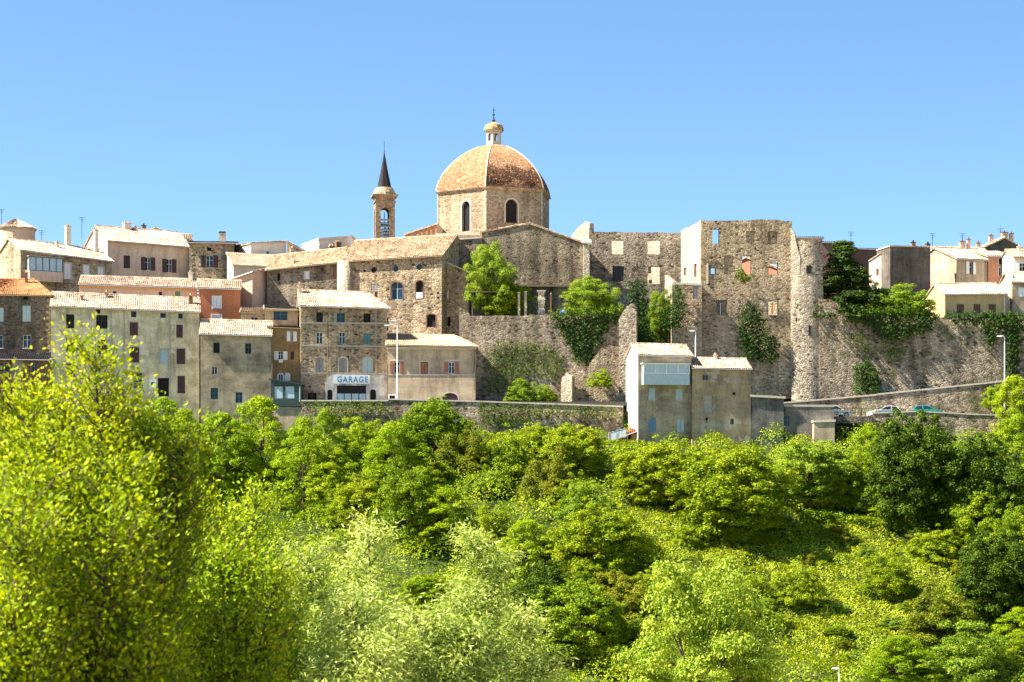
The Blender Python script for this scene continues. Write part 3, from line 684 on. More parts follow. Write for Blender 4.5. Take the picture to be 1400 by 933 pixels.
# shop front: a white rendered front standing just proud of the stone, with openings
fo = -.22
z1 = h.uv(480, 512)[1]; ua, ub = h.uv(445, 530)[0], h.L-.02; zc = h.uv(445, 524)[1]; uc = h.uv(452, 530)[0]
m = MB(); ops = []
for x0, y0, x1, y1, ar in ((447.5, 533, 454.5, 548.5, 1), (460.5, 527.5, 500.5, 548.5, 0), (506, 532.5, 514, 548.5, 1)): ops.append((*h.rect(x0, y0, x1, y1), ar))
pf = lambda u, z, w=0.0: (u+ua, w+fo, z)
ops2 = [(o[0]-ua, o[1]-ua, max(o[2], .02), o[3], o[4]) for o in ops]
panel(m, pf, 0.0, [(0, zc), (uc-ua, z1), (ub-ua, z1)], ops2, .217)
m.face(pf(0, 0), pf(0, zc), pf(0, zc, .217), pf(0, 0, .217)); m.face(pf(0, zc), pf(uc-ua, z1), pf(uc-ua, z1, .217), pf(0, zc, .217)); m.face(pf(uc-ua, z1), pf(ub-ua, z1), pf(ub-ua, z1, .217), pf(uc-ua, z1, .217)); m.face(pf(ub-ua, 0), pf(ub-ua, z1), pf(ub-ua, z1, .217), pf(ub-ua, 0, .217))
sf = m.build('shop_front', plaster('stained_shop_front', (.62, .61, .57), (.26, .22, .18), .75, 1.0), h.root)
m = MB()
for o in ops2: m.face(pf(o[0], o[2], .19), pf(o[1], o[2], .19), pf(o[1], o[3], .19), pf(o[0], o[3], .19))
m.build('garage_opening', M['dark'], sf)
o = ops2[1]; zg = h.uv(480, 538.5)[1]
for i in range(4):
    a = o[0]+(o[1]-o[0])*i/4+.06; b = o[0]+(o[1]-o[0])*(i+1)/4-.06; m = MB(); m.hexa([pf(a, .15, .10), pf(b, .15, .10), pf(b, zg, .10), pf(a, zg, .10)], [pf(a, .15, .14), pf(b, .15, .14), pf(b, zg, .14), pf(a, zg, .14)]); m.build('garage_pane', M['paleglass'], sf)
s0, s1, sz0, sz1 = h.rect(456, 513, 506, 525)
m = MB(); h.fbox(m, 'F', s0, s1, sz0, sz1, fo-.06, fo-.003); sg = m.build('sign_board', M['fr_white'], h.root)
cu = bpy.data.curves.new('garage_text', 'FONT'); cu.body = 'GARAGE'; cu.extrude = .015; cu.offset = .028; cu.space_character = 1.32; cu.size = 1.0
to = bpy.data.objects.new('tmp', cu); COL.objects.link(to); bpy.context.view_layer.update()
me = bpy.data.meshes.new_from_object(to); bpy.data.objects.remove(to)
vx = np.array([v.co[:] for v in me.vertices]); lo, hi = vx.min(0), vx.max(0)
u0, u1, zz0, zz1 = h.rect(461, 515, 503, 523.6)
for v in me.vertices:
    x, y, z = v.co; v.co = (u0+(x-lo[0])/(hi[0]-lo[0])*(u1-u0), fo-.062-(z-lo[2])*.5-.012, zz0+(y-lo[1])/(hi[1]-lo[1])*(zz1-zz0))
me.materials.clear(); me.materials.append(M['signblue']); link(bpy.data.objects.new('lettering', me), sg)
h.finish()

# ---- beige house
h = H('beige_house', 'low beige house with rust brown shutters and an arched cellar door', 'house', 530, 298.6, 650, 0, 549, [470.5, 473], 8, 'beige')
h.roof('gable_x', 'tile_ochre', 1.5, .5, hl=.0, hr=2.6, vo=.3); h.rev = .15
h.win(538.5, 495, 546.5, 510.5, 'o', 'rust', sw=.62, pane='blueglass', sill=0); h.win(575, 495, 585.5, 512, 'c', 'rust', sur='surround'); h.win(613, 495.5, 621.5, 511, 'o', 'rust', sw=.62, pane='blueglass')
for a, b in ((533, 552), (608, 628)): h.part('lintel', 'surround', a, 492, b, 494, -.05, -.003)
h.win(605, 537.5, 626, 548.7, 'c', 'maroon', arch=.85, sur='surround'); h.win(532.5, 541, 540, 545.5, 'd', sur='fr_white')
m = MB(); z0, z1 = h.uv(590, 511.8)[1], h.uv(590, 513.5)[1]; m.box(0, -.05, z1, h.L, -.003, z0); m.build('string_course', M['concrete'], h.root)
m = MB(); z1, z0 = h.uv(590, 473.5)[1], h.uv(590, 478)[1]; m.box(-.1, -.3, z0, h.L+.1, -.003, z1-.12); m.build('cornice', M['surround'], h.root)
h.pipe(648.5, 476, 535, 'timber'); h.finish()
# ---- houses below the monastery skyline
h = H('pale_pink_house', 'pale pink house with a broad white roof left of the monastery', 'house', 318, 314, 345, -30, 470, [(318, 382), (345, 371)], 9, 'pinkish')
h.roof('shed', 'tile_pale', 1.9, .35, vo=.4); h.finish()
h = H('white_gable_house', 'white house with a sloping roof and one small round hole on the skyline', 'house', 343, 338, 391, 25, 400, [333, 330], 9, 'white')
h.roof('shed', 'tile_pale', .4, .25); h.hole(364.5, 344, 368, 349, 1); m = MB(); o = h.ops['F'][0]; m.face(*[h.frame('F')(a, b, .2) for a, b in ((o[0], o[2]), (o[1], o[2]), (o[1], o[3]), (o[0], o[3]))]); m.build('opening', M['dark'], h.root); h.finish()
h = H('grey_gable_house', 'grey gabled house end beside the white house on the skyline', 'house', 392.5, 339, 428, 0, 400, [(392.5, 330.5), (428, 350)], 8, 'beige')
h.sides['R'] = [(0, h.e1), (8, h.e1)]; h.roof('gable_y', 'tile_pale', ov=.25); h.finish()
h = H('low_white_roof_house', 'low house whose pale roof shows under the white skyline house', 'house', 319, 328, 400, 12, 410, [(319, 362), (400, 366)], 9, 'pale'); h.roof('shed', 'tile_pale', 2.6, .3); h.chim(397, 402.5, 338, 368, 5, 'pinkish'); h.finish()
h = H('white_attic_house', 'white attic storey with brown chimney stacks left of the bell tower', 'house', 436, 342, 479.5, 22, 400, [326, 322.5], 8, 'white')
h.roof('flat', 'white', ov=.1); h.chim(450, 456.5, 335, 349, -1, 'brown', pots=2); h.chim(459, 465.5, 330, 348, -1, 'brown', pots=2); h.chim(435.5, 439, 335, 350, -1.2, 'white'); h.finish()
h = H('attic_gable_house', 'small grey gable with a steep falling roof edge left of the bell tower', 'house', 480.5, 343, 502, 0, 400, [(480.5, 323), (502, 339)], 7, 'pinkish'); h.roof('gable_y', 'tile_pale', ov=.2); h.chim(496.5, 501, 334, 346, 1, 'brown', 'fr_black', 0); h.finish()

h = H('monastery_annex', 'long plain wing with pinkish stained render left of the monastery front', 'house', 365, 314, 463, -8, 470, [368.5, 357.5], 9, 'trans_dark')
h.roof('gable_x', 'tile_ochre', 2.2, .4); h.win(417, 372, 422, 382, 'c', 'white', sur='surround'); h.win(441, 368, 446, 374, 'b', 'brown', arch=1); h.win(456, 368, 460.5, 382, 'c', 'brown')
h.win(379, 374, 383, 384, 'd'); h.chim(397.5, 402, 348, 372, 1.2, 'pinkish'); h.finish()
h = H('pink_stone_house', 'lit stone gable beside the pale pink house', 'house', 345.6, 316, 366, -6, 470, [376, 369], 6, 'stone_lit'); h.roof('shed', 'tile_pale', 1.0, .35); h.win(346.5, 386, 349, 396, 'd'); h.finish()

h = H('monastery', 'great rubble stone monastery front with a row of round windows under a tiled roof', 'monastery', 464, 312, 604, -14, 500, [357, 348.5], 14, 'stone_warm')
h.roof('gable_x', 'tile_ochre', 3.3, .4, vo=.2)
for x, y in ((507, 365), (537.2, 363.5), (569.2, 361)):
    o = h.rect(x, y, x+8, y+8.6); h.ops['F'].append((*o, 0)); pt = h.frame('F'); uc, zc, r = (o[0]+o[1])/2, (o[2]+o[3])/2, (o[1]-o[0])/2
    m = MB(); N = 24; cor = [(o[0], o[2]), (o[1], o[2]), (o[1], o[3]), (o[0], o[3])]
    ci = [(uc+r*.97*math.cos(2*math.pi*i/N), zc+r*.97*math.sin(2*math.pi*i/N)) for i in range(N)]
    ri = [(uc+min(1, max(-1, 1.5*math.cos(2*math.pi*i/N)))*r, zc+min(1, max(-1, 1.5*math.sin(2*math.pi*i/N)))*(o[3]-o[2])/2) for i in range(N)]
    for i in range(N):
        j = (i+1) % N; m.face(pt(*ri[i], -.012), pt(*ri[j], -.012), pt(*ci[j], -.012), pt(*ci[i], -.012)); m.face(pt(*ci[i], -.012), pt(*ci[j], -.012), pt(*ci[j], .2), pt(*ci[i], .2))
    a = m.build('round_window', M['stone_gold'], h.root); m = MB(); m.face(*[pt(a_, b_, .19) for a_, b_ in cor]); m.build('pane', M['blueglass' if x > 510 else 'dark'], a)
h.win(535, 386, 550.5, 410, 'g', 'paleblue', arch=.7, sur='brick', pane='blueglass'); h.win(568.5, 384, 578.5, 408.5, 'd', arch=.7, sur='brick'); h.win(597.5, 397.5, 608.5 if False else 603, 409, 'd')
h.win(507, 388, 516.5, 399, 'c', 'grey'); h.win(512, 399.3, 516.5, 407, 'b', 'rust'); h.win(583.5, 430, 595.5, 447.5, 'd', sur='brick', arch=.3); h.win(527, 434, 531, 452, 'd'); h.win(476, 363.5, 480.5, 377, 'd'); h.win(497, 369, 500, 372, 'd')
for x0, x1, y0, y1 in ((568.8, 577.5, 400, 408.2),):
    h.part('hanging_cloth', 'cloth', x0, y0, x1, y1, -.05, -.02)
# round stair turret on the left corner
u, z = h.uv(471, 357); m = MB(); m.lathe([(1.0, z-6.5), (1.0, z)], 18, u, .15); m.build('stair_turret', M['stone_lit'], h.root, True)
h.finish()
h = H('monastery_end', 'stone lean-to bay with a sloping coped top at the right end of the monastery', 'building', 604.6, 311.2, 641, -6, 500, [(604.6, 357), (641, 373)], 9, 'stone_warm')
h.roof('flat', 'coping', ov=.08) if False else None
h.win(606, 397.5, 612, 409, 'd', sur='surround'); h.win(611, 433, 616, 446, 'd', arch=.5); h.part('hanging_cloth', 'cloth', 606.5, 400, 612, 408, -.06, -.02)
m = MB(); m.hexa([(-.1, -.1, h.e0-.02), (h.L+.1, -.1, h.e1-.02), (h.L+.1, 9, h.e1-.02), (-.1, 9, h.e0-.02)], [(-.1, -.1, h.e0+.14), (h.L+.1, -.1, h.e1+.14), (h.L+.1, 9, h.e1+.14), (-.1, 9, h.e0+.14)]); m.build('roof', M['coping'], h.root); h.finish()
h = H('nave_end_wall', 'plain grey upper wall stepping up between the monastery roof and the church', 'building', 606, 317, 659, -3, 480, [(606, 346), (629, 328), (659, 326)], 10, 'trans_dark')
m = MB()
for (a, b), (c_, d) in zip(h.top, h.top[1:]): m.hexa([(a, -.15, b), (c_, -.15, d), (c_, 10, d), (a, 10, b)], [(a, -.15, b+.16), (c_, -.15, d+.16), (c_, 10, d+.16), (a, 10, b+.16)])
m.build('roof', M['coping'], h.root); h.sides['B'] = [(0, h.e1), (h.L, h.e0)]; h.finish()
h = H('nave_wall', 'striped pink stone nave wall sloping up to the dome', 'building', 556, 325, 599, -4, 420, [(556, 322), (599, 307)], 8, 'pinkish')
m = MB(); m.hexa([(-.3, -.3, h.e0), (h.L, -.3, h.e1), (h.L, 8, h.e1), (-.3, 8, h.e0)], [(-.3, -.3, h.e0+.2), (h.L, -.3, h.e1+.2), (h.L, 8, h.e1+.2), (-.3, 8, h.e0+.2)]); m.build('roof', M['tile_ochre'], h.root)
m = MB()
for i in range(7):
    u = h.L*(i+.5)/7; z = topz(h.top, u-.15); m.hexa([(u-.15, -.22, 5), (u+.15, -.22, 5), (u+.15, -.22, z-.1), (u-.15, -.22, z-.1)], [(u-.15, -.003, 5), (u+.15, -.003, 5), (u+.15, -.003, z-.1), (u-.15, -.003, z-.1)])
m.build('pilaster', M['tile_orange'], h.root); h.finish()

# ---- bell tower
tx = H('bell_tower', 'slender stone bell tower with an open arched belfry and a dark slate spire', 'tower', 513.5, 334, 540, 9, 400, [269, 269], 2.65, 'stone_rose', rev=.4)
D = tx.L; tx.depth = D; zt = tx.e0
tx.hole(520.5, 284, 532, 331, 1)
o = tx.ops['F'][0]; cc = (o[0], o[1], o[2], o[3], 1); hw = (o[1]-o[0])/2
for f in 'LRB': tx.ops[f].append((D/2-hw, D/2+hw, o[2], o[3], 1))
tx.sides = {k: [(0, zt), (D, zt)] for k in 'LRB'}; tx.finish()
m = MB(); pt = tx.frame('F')
h_ = o[3]-o[2]
for i in range(7):
    z = o[2]+.2+i*h_*.095; m.hexa([pt(o[0], z, .12), pt(o[1], z, .12), pt(o[1], z+.06, .12), pt(o[0], z+.06, .12)], [pt(o[0], z+.26, .38), pt(o[1], z+.26, .38), pt(o[1], z+.32, .38), pt(o[0], z+.32, .38)])
m.build('louvre', M['fr_paleblue'], tx.root)
m = MB(); m.box(D/2-.05, D/2-.05, o[2]-.5, D/2+.05, D/2+.05, o[3]-.5); m.box(.4, D/2-.1, o[2]+h_*.5, D-.4, D/2+.1, o[2]+h_*.55); m.lathe([(.62, o[2]+h_*.12), (.5, o[2]+h_*.2), (.36, o[2]+h_*.42), (.12, o[2]+h_*.49)], 14, D/2, D/2); m.build('bell', M['fr_black'], tx.root)
m = MB(); tx.fbox(m, 'F', o[0]-.18, o[0]-.003, o[2], o[3]-hw, -.05, -.003); tx.fbox(m, 'F', o[1]+.003, o[1]+.18, o[2], o[3]-hw, -.05, -.003)
for i in range(8):
    a, b = math.pi*i/8, math.pi*(i+1)/8; c0, z0 = D/2+(cc[0]+cc[1])/2-D/2, o[3]-hw
    q = lambda t, r, w: (c0-r*math.cos(t), w, z0+r*math.sin(t)); m.hexa([q(a, hw+.003, -.05), q(b, hw+.003, -.05), q(b, hw+.2, -.05), q(a, hw+.2, -.05)], [q(a, hw+.003, -.003), q(b, hw+.003, -.003), q(b, hw+.2, -.003), q(a, hw+.2, -.003)])
m.build('arch_moulding', M['stone_warm'], tx.root)
m = MB(); m.box(-.12, -.12, zt-.75, D+.12, D+.12, zt-.55); m.box(-.2, -.2, zt, D+.2, D+.2, zt+.14); m.box(-.42, -.42, zt+.14, D+.42, D+.42, zt+.34); m.build('cornice', M['stone_gold'], tx.root)
c = (D/2, D/2); zb = zt+.34; z1 = tx.uv(525, 257, 'F', -D/2)[1]; z2 = tx.uv(525, 209, 'F', -D/2)[1]; z3 = tx.uv(525, 193, 'F', -D/2)[1]
m = MB(); m.lathe([(1.66, zb), (1.6, zb+.35), (1.35, zb+.8), (1.12, z1), (.05, z1)], 16, *c); m.build('drum', M['stone_gold'], tx.root)
m = MB(); m.lathe([(1.02, z1+.003), (.5, z1+(z2-z1)*.5), (.05, z2)], 8, *c, math.pi/8); m.build('spire', M['slate'], tx.root)
m = MB(); m.tube([(*c, z2-.2), (*c, z3)], .035, 6); m.lathe([(.02, z2), (.11, z2+.12), (.02, z2+.26)], 8, *c); m.build('finial', M['fr_black'], tx.root)

# ---- domed church: hexagonal drum, cloister dome, lantern
YD = 335.0; C0 = P(675, 560, YD); dome = tag(empty('domed_church', C0), 'hexagonal stone church drum under a big orange tiled dome with a lantern', 'church')
RR = 8.25; ang = [R(-7+60*i) for i in range(6)]; ze = (HY-262)*331.7/F - C0.z; zbot = -1.0; ztop = (HY-199)*YD/F - C0.z
cor = [(RR*math.sin(a), -RR*math.cos(a)) for a in ang]
m = MB(); wins = MB()
for i in range(6):
    a, b = Vector((*cor[i], 0)), Vector((*cor[(i+1) % 6], 0)); d = (b-a); Ls = d.length; d /= Ls; n = Vector((-d.y, d.x, 0)); n = n if n.dot(a+b) < 0 else -n
    pf = lambda u, z, w=0.0, a=a, d=d, n=n: tuple(a+d*u+n*w+Vector((0, 0, z)))
    cxu, w_ = (Ls*.585, 1.42) if i == 5 else (Ls*.46, 1.75)
    zl, zh = ((HY-319)*331/F-C0.z, (HY-278)*331/F-C0.z) if i == 5 else ((HY-307)*330/F-C0.z, (HY-275)*330/F-C0.z)
    op = (cxu-w_/2, cxu+w_/2, zl, zh, 1.0); panel(m, pf, zbot, [(0, ze), (Ls, ze)], [op], .45)
    mm = MB(); mm.face(pf(op[0], zl, .4), pf(op[1], zl, .4), pf(op[1], zh, .4), pf(op[0], zh, .4)); wo = mm.build('arched_window', M['dark'], dome)
    mm = MB()
    for k in range(1, 4): mm.hexa([pf(op[0]+w_*k/4-.03, zl, .33), pf(op[0]+w_*k/4+.03, zl, .33), pf(op[0]+w_*k/4+.03, zh-.1, .33), pf(op[0]+w_*k/4-.03, zh-.1, .33)], [pf(op[0]+w_*k/4-.03, zl, .38), pf(op[0]+w_*k/4+.03, zl, .38), pf(op[0]+w_*k/4+.03, zh-.1, .38), pf(op[0]+w_*k/4-.03, zh-.1, .38)])
    mm.build('window_bars', M['fr_black'], wo)
    mm = MB(); path = arcpts(op, 10)
    for (u0, z0), (u1, z1) in zip(path, path[1:]):
        e = lambda u, z: (cxu+(u-cxu)*(1+.42/w_), z+(.21 if z > zh-.3 else .1 if z > zh-w_/2 else 0))
        mm.hexa([pf(u0, z0, -.04), pf(u1, z1, -.04), pf(*e(u1, z1), -.04), pf(*e(u0, z0), -.04)], [pf(u0, z0, .02), pf(u1, z1, .02), pf(*e(u1, z1), .02), pf(*e(u0, z0), .02)])
    mm.build('window_surround', M['surround'], dome)
m.build('drum', M['stone_gold'], dome)
m = MB()
for k in range(6):
    x, y = cor[k]; e = Vector((x, y, 0)).normalized()
    m.tube([(x*1.0, y*1.0, zbot), (x, y, ze-.3)], .16, 5)
m.build('corner_quoin', M['stone_lit'], dome)
m = MB(); m.lathe([(RR*1.01, ze-.32), (RR*1.03, ze-.16), (RR*1.05, ze-.14), (RR*1.055, ze+.04), (RR*.9, ze+.05)], 6, 0, 0, ang[0]); m.build('cornice', M['stone_gold'], dome)
p_ = 1.6; NR = 44; hd = ztop-ze
prof = []
for i in range(NR+1):
    t = i/NR*.972; prof.append((RR*1.03*(1-t**p_)**(1/p_), ze+.06+hd*t/.972*.985))
m = MB(); rgd = np.random.default_rng(3)
for k in range(6):
    a0, a1 = ang[k], ang[(k+1) % 6]; s0 = np.array([math.sin(a0), -math.cos(a0)]); s1 = np.array([math.sin(a1), -math.cos(a1)])
    for i in range(NR):
        (r0, z0), (r1, z1) = prof[i], prof[i+1]; nc = max(3, int(r0*2/.42)); uu = np.linspace(0, 1, nc*2+1)
        mid = (s0+s1); mid = mid/np.linalg.norm(mid)
        lift = np.where(np.arange(nc*2+1) % 2 == 0, .0, .055)+rgd.normal(0, .012, nc*2+1)
        q0 = (s0[None]*(1-uu[:, None])+s1[None]*uu[:, None])*r0 + mid[None]*(lift+.05)[:, None]; q1 = (s0[None]*(1-uu[:, None])+s1[None]*uu[:, None])*r1 + mid[None]*lift[:, None]
        n0 = len(m.v); kk = len(uu); m.v += [(x, y, z0) for x, y in q0] + [(x, y, z1+.02) for x, y in q1]; m.f += [(n0+j, n0+j+1, n0+kk+j+1, n0+kk+j) for j in range(kk-1)]
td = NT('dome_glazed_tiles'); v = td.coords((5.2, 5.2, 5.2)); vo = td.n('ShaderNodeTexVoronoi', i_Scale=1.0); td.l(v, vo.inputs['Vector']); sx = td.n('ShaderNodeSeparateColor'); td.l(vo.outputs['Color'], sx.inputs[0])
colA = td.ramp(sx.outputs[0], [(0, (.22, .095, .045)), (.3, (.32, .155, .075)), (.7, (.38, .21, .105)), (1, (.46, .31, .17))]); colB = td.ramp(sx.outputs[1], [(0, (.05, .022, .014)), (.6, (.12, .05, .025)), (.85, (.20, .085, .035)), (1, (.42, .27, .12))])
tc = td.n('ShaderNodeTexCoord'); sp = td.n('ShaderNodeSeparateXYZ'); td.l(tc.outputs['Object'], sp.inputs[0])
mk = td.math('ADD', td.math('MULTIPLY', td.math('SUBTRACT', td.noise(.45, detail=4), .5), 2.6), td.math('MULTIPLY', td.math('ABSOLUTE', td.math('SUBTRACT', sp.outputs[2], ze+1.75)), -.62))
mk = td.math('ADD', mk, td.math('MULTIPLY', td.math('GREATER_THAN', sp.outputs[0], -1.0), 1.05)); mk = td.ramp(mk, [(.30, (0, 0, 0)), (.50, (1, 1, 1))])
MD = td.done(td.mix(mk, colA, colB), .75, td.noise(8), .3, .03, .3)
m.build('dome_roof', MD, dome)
m = MB()
for a in ang:
    m.tube([((r+.03)*math.sin(a), -(r+.03)*math.cos(a), z) for r, z in prof[::3]], .10, 6)
m.build('rib', M['surround'], dome)
# lantern
zl = ztop-.25; zw = (HY-181)*YD/F-C0.z; zd = (HY-168)*YD/F-C0.z; zf = (HY-147)*YD/F-C0.z; rl = 1.08
m = MB()
for i in range(6):
    a0, a1 = ang[i], ang[(i+1) % 6]; a = Vector((rl*math.sin(a0), -rl*math.cos(a0), 0)); b = Vector((rl*math.sin(a1), -rl*math.cos(a1), 0)); d = b-a; Ls = d.length; d /= Ls; n = Vector((-d.y, d.x, 0)); n = n if n.dot(a+b) < 0 else -n
    pf = lambda u, z, w=0.0, a=a, d=d, n=n: tuple(a+d*u+n*w+Vector((0, 0, z)))
    op = (Ls*.24, Ls*.76, zl+.75, zw-.28, 1); panel(m, pf, zl, [(0, zw), (Ls, zw)], [op], .18)
lan = m.build('lantern', M['surround'], dome)
m = MB(); m.lathe([(rl*1.12, zw), (rl*1.25, zw+.08), (rl*1.25, zw+.2), (.1, zw+.2)], 6, 0, 0, ang[0]); m.build('lantern_cornice', M['surround'], lan)
m = MB(); m.lathe([(rl*1.3, zw+.2), (rl*1.28, zw+.5), (rl*1.1, zw+.95), (rl*.75, zd-.15), (rl*.3, zd+.05), (.06, zd+.1)], 12, 0, 0, ang[0]); m.build('lantern_dome', M['tile_dome'], lan)
m = MB(); m.tube([(0, 0, zd), (0, 0, zd+.9), (0, 0, zf)], [.16, .07, .04], 8); m.lathe([(.03, zd+.95), (.22, zd+1.1), (.03, zd+1.28)], 10); m.lathe([(.03, zd+.2), (.3, zd+.3), (.1, zd+.5)], 10); m.box(-.2, -.03, zf-.42, .2, .03, zf-.34); m.build('finial', M['fr_black'], lan)
# skirt roof and transept
h = H('drum_base_wall', 'pale flat topped ledge at the foot of the dome drum', 'wall', 598, 322.5, 660, 0, 420, [319.5, 319.5], 6, 'stone_lit'); h.roof('flat', 'coping', ov=.25); h.finish()
h = H('transept', 'big gabled church transept wall streaked with dark stains', 'church transept', 659, 317.5, 801, 0, 470, [(659, 317), (724, 305.5), (801, 333)], 11, 'trans_dark')
h.roof('gable_y', 'tile_ochre', ov=.35, vo=.12)
m = MB(); z0 = h.uv(730, 391.5)[1]; m.box(h.uv(690, 391)[0], -.6, z0-.12, h.L-.3, -.003, z0+.1); m.build('ledge', M['timber'], h.root)
h.finish()
h = H('buttress', 'pale stone buttress at the corner between the transept and the ruined wall', 'buttress', 797.5, 316, 806, 0, 470, [333, 336], 2.2, 'stone_lit')
m = MB(); m.hexa([(-.25, -.25, h.e0), (h.L+.25, -.25, h.e0-.1), (h.L+.25, 2.2, h.e0+.5), (-.25, 2.2, h.e0+.6)], [(-.25, -.25, h.e0+.25), (h.L+.25, -.25, h.e0+.15), (h.L+.25, 2.2, h.e0+.75), (-.25, 2.2, h.e0+.85)]); m.build('cap', M['coping'], h.root); h.finish()

# ---- ruins
def jag(pts, n, amp, seed=1):
    rg = random.Random(seed); out = []
    for (a, b), (c_, d) in zip(pts, pts[1:]):
        for i in range(n): t = i/n; out.append((a+(c_-a)*t, b+(d-b)*t+rg.uniform(-amp, amp)*(i > 0)))
    return out+[pts[-1]]
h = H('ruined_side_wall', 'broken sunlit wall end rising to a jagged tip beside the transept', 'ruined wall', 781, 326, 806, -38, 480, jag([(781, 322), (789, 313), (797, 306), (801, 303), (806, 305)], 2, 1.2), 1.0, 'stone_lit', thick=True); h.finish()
h = H('ruined_wall', 'roofless ruined house wall with four empty square windows', 'ruined wall', 805.5, 323, 932, 0, 490, jag([(805.5, 311), (809, 317), (932, 318.5)], 12, .7, 3), .8, 'stone_grey', thick=True)
h.hole(836.5, 328.5, 852.5, 348); h.hole(885.5, 328.5, 902.5, 348); h.hole(885.5, 364.5, 902.5, 388.5)
h.win(837.5, 364, 853, 385, 'b', 'black'); h.todo
m = MB(); uc, zc = h.uv(867.5, 365.5)
for s_ in (1, -1): m.hexa([(uc-.3, -.06, zc-.3*s_-.06), (uc+.3, -.06, zc+.3*s_-.06), (uc+.3, -.06, zc+.3*s_+.06), (uc-.3, -.06, zc-.3*s_+.06)], [(uc-.3, -.003-.02*(s_ > 0), zc-.3*s_-.06), (uc+.3, -.003-.02*(s_ > 0), zc+.3*s_-.06), (uc+.3, -.003-.02*(s_ > 0), zc+.3*s_+.06), (uc-.3, -.003-.02*(s_ > 0), zc-.3*s_+.06)])
m.build('wall_anchor', M['fr_black'], h.root); h.finish()
h = H('inner_ruin_wall', 'sunlit inner wall seen through the empty windows of the ruined wall', 'ruined wall', 828, 334, 914, -36, 480, [325, 324], .8, 'stone_lit', thick=True); h.hole(886, 364, 890, 374); h.hole(887, 383, 892, 388); h.finish()
h = H('courtyard_wall', 'low stone wall at the foot of the ruined wall behind the shrubs', 'wall', 806, 318, 915, 0, 500, [396, 395], 1, 'stone_grey', thick=True); h.finish()

h = H('ruined_keep', 'tall roofless ruined block with empty window holes and blind niches', 'ruined building', 958.5, 309, 1083, 3, 545, jag([(958.5, 301.5), (1062, 300.5), (1068, 302), (1083, 303)], 8, 1.0, 5), 1.0, 'stone_warm', thick=True)
h.hole(974, 313, 983.5, 333.5)
h.hole(1014.5, 349, 1027.5, 375.5, .3); h.hole(1051, 359.5, 1064, 375.5); h.hole(979.5, 410.5, 994, 431); h.hole(1050.5, 411.5, 1064.5, 431); h.hole(972, 366, 978.5, 374.5)
for a in ((990, 349, 1003, 375), (1049.5, 316, 1063, 334), (1020, 316, 1032, 332)): h.win(*a, 'b', 'stone_warm', arch=.25)
h.part('lintel_beam', 'timber', 965, 357, 983, 359.5, -.1, -.003); h.part('niche_sill', 'surround', 966.5, 360, 968.5, 388, -.1, -.003)
h.finish()
k0 = h
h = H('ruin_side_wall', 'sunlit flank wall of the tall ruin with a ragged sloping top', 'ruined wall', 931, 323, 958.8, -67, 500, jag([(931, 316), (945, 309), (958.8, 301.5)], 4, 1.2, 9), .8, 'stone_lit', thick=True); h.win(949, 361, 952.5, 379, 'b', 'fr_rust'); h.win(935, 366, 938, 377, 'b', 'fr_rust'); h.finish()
h = H('ruin_back_house', 'peach rendered house seen through the window holes of the tall ruin', 'house', 985, 331, 1075, -22, 480, [(985, 366), (1021, 352), (1075, 371)], 7, 'salmon'); h.roof('gable_y', 'tile_pale', ov=.2); h.win(1012.5, 369, 1017, 376, 'd'); h.finish()
h = H('ruin_inner_wall', 'inner cross wall behind the lower window holes of the tall ruin', 'wall', 968, 319, 1082, -16, 520, [404, 405], .8, 'stone_lit', thick=True); h.hole(983, 414, 987, 430); h.hole(1055, 414, 1058, 430); h.finish()
h = H('ruin_annex', 'low stone annex with one blue grey window at the foot of the ruin', 'ruined building', 919, 307.6, 959.6, 2, 560, [(919, 386.5), (959.6, 388)], 5, 'stone_warm'); h.roof('flat', 'coping', ov=.02); h.win(947.5, 391.5, 957, 409, 'c', 'grey'); h.finish()
h = H('annex_side_wall', 'short sunlit wall leaning against the low annex', 'ruined wall', 909, 311, 921, -40, 520, jag([(909, 376), (921, 385)], 4, .8, 4), .7, 'stone_lit', thick=True); h.finish()
h = H('pale_tower', 'pale battered round tower with small putlog holes beside the tall ruin', 'ruined tower', 1084.5, 309.5, 1124, 0, 560, [(1084.5, 330), (1124, 333)], 5, 'stone_pale')
h.sides['L'] = h.sides['R'] = h.sides['B'] = [(0, 0), (.01, 0)]; zt = h.e0; m = MB(); N = 40
def bul(u, z):
    t = u/h.L; out = .6*math.sin(math.pi*min(max(t, 0), 1))**.7; bat = .035*(zt-z)
    return (u + (-.015 if t < .5 else .015)*(zt-z)*abs(2*t-1), -out-bat, z)
us = np.linspace(0, h.L, 15); tops = [zt+.9*math.sin(i*1.9)*.18+(.3 if i < 3 else 0) for i in range(15)]; zz = np.linspace(0, 1, 14)
for i in range(14):
    for j in range(13): m.face(bul(us[i], tops[i]*zz[j]), bul(us[i+1], tops[i+1]*zz[j]), bul(us[i+1], tops[i+1]*zz[j+1]), bul(us[i], tops[i]*zz[j+1]))
for i in range(14): m.face(bul(us[i], tops[i]), bul(us[i+1], tops[i+1]), (us[i+1], 4, tops[i+1]), (us[i], 4, tops[i]))
for u, i in ((0, 0), (h.L, 14)): m.face(bul(u, 0), bul(u, tops[i]), (u, 4, tops[i]), (u, 4, 0))
m.build('wall', M['stone_pale'], h.root)
for x0, y0, x1, y1 in ((1101.5, 364, 1108.5, 375), (1110.5, 427, 1115, 432), (1087, 436, 1090, 441), (1104, 446, 1107, 460)):
    u0, u1, z0, z1 = h.rect(x0, y0, x1, y1); b0 = bul((u0+u1)/2, z0)[1]; m = MB(); m.box(u0, b0-.06, z0, u1, b0+.25, z1); m.build('wall_hole', M['dark'], h.root)
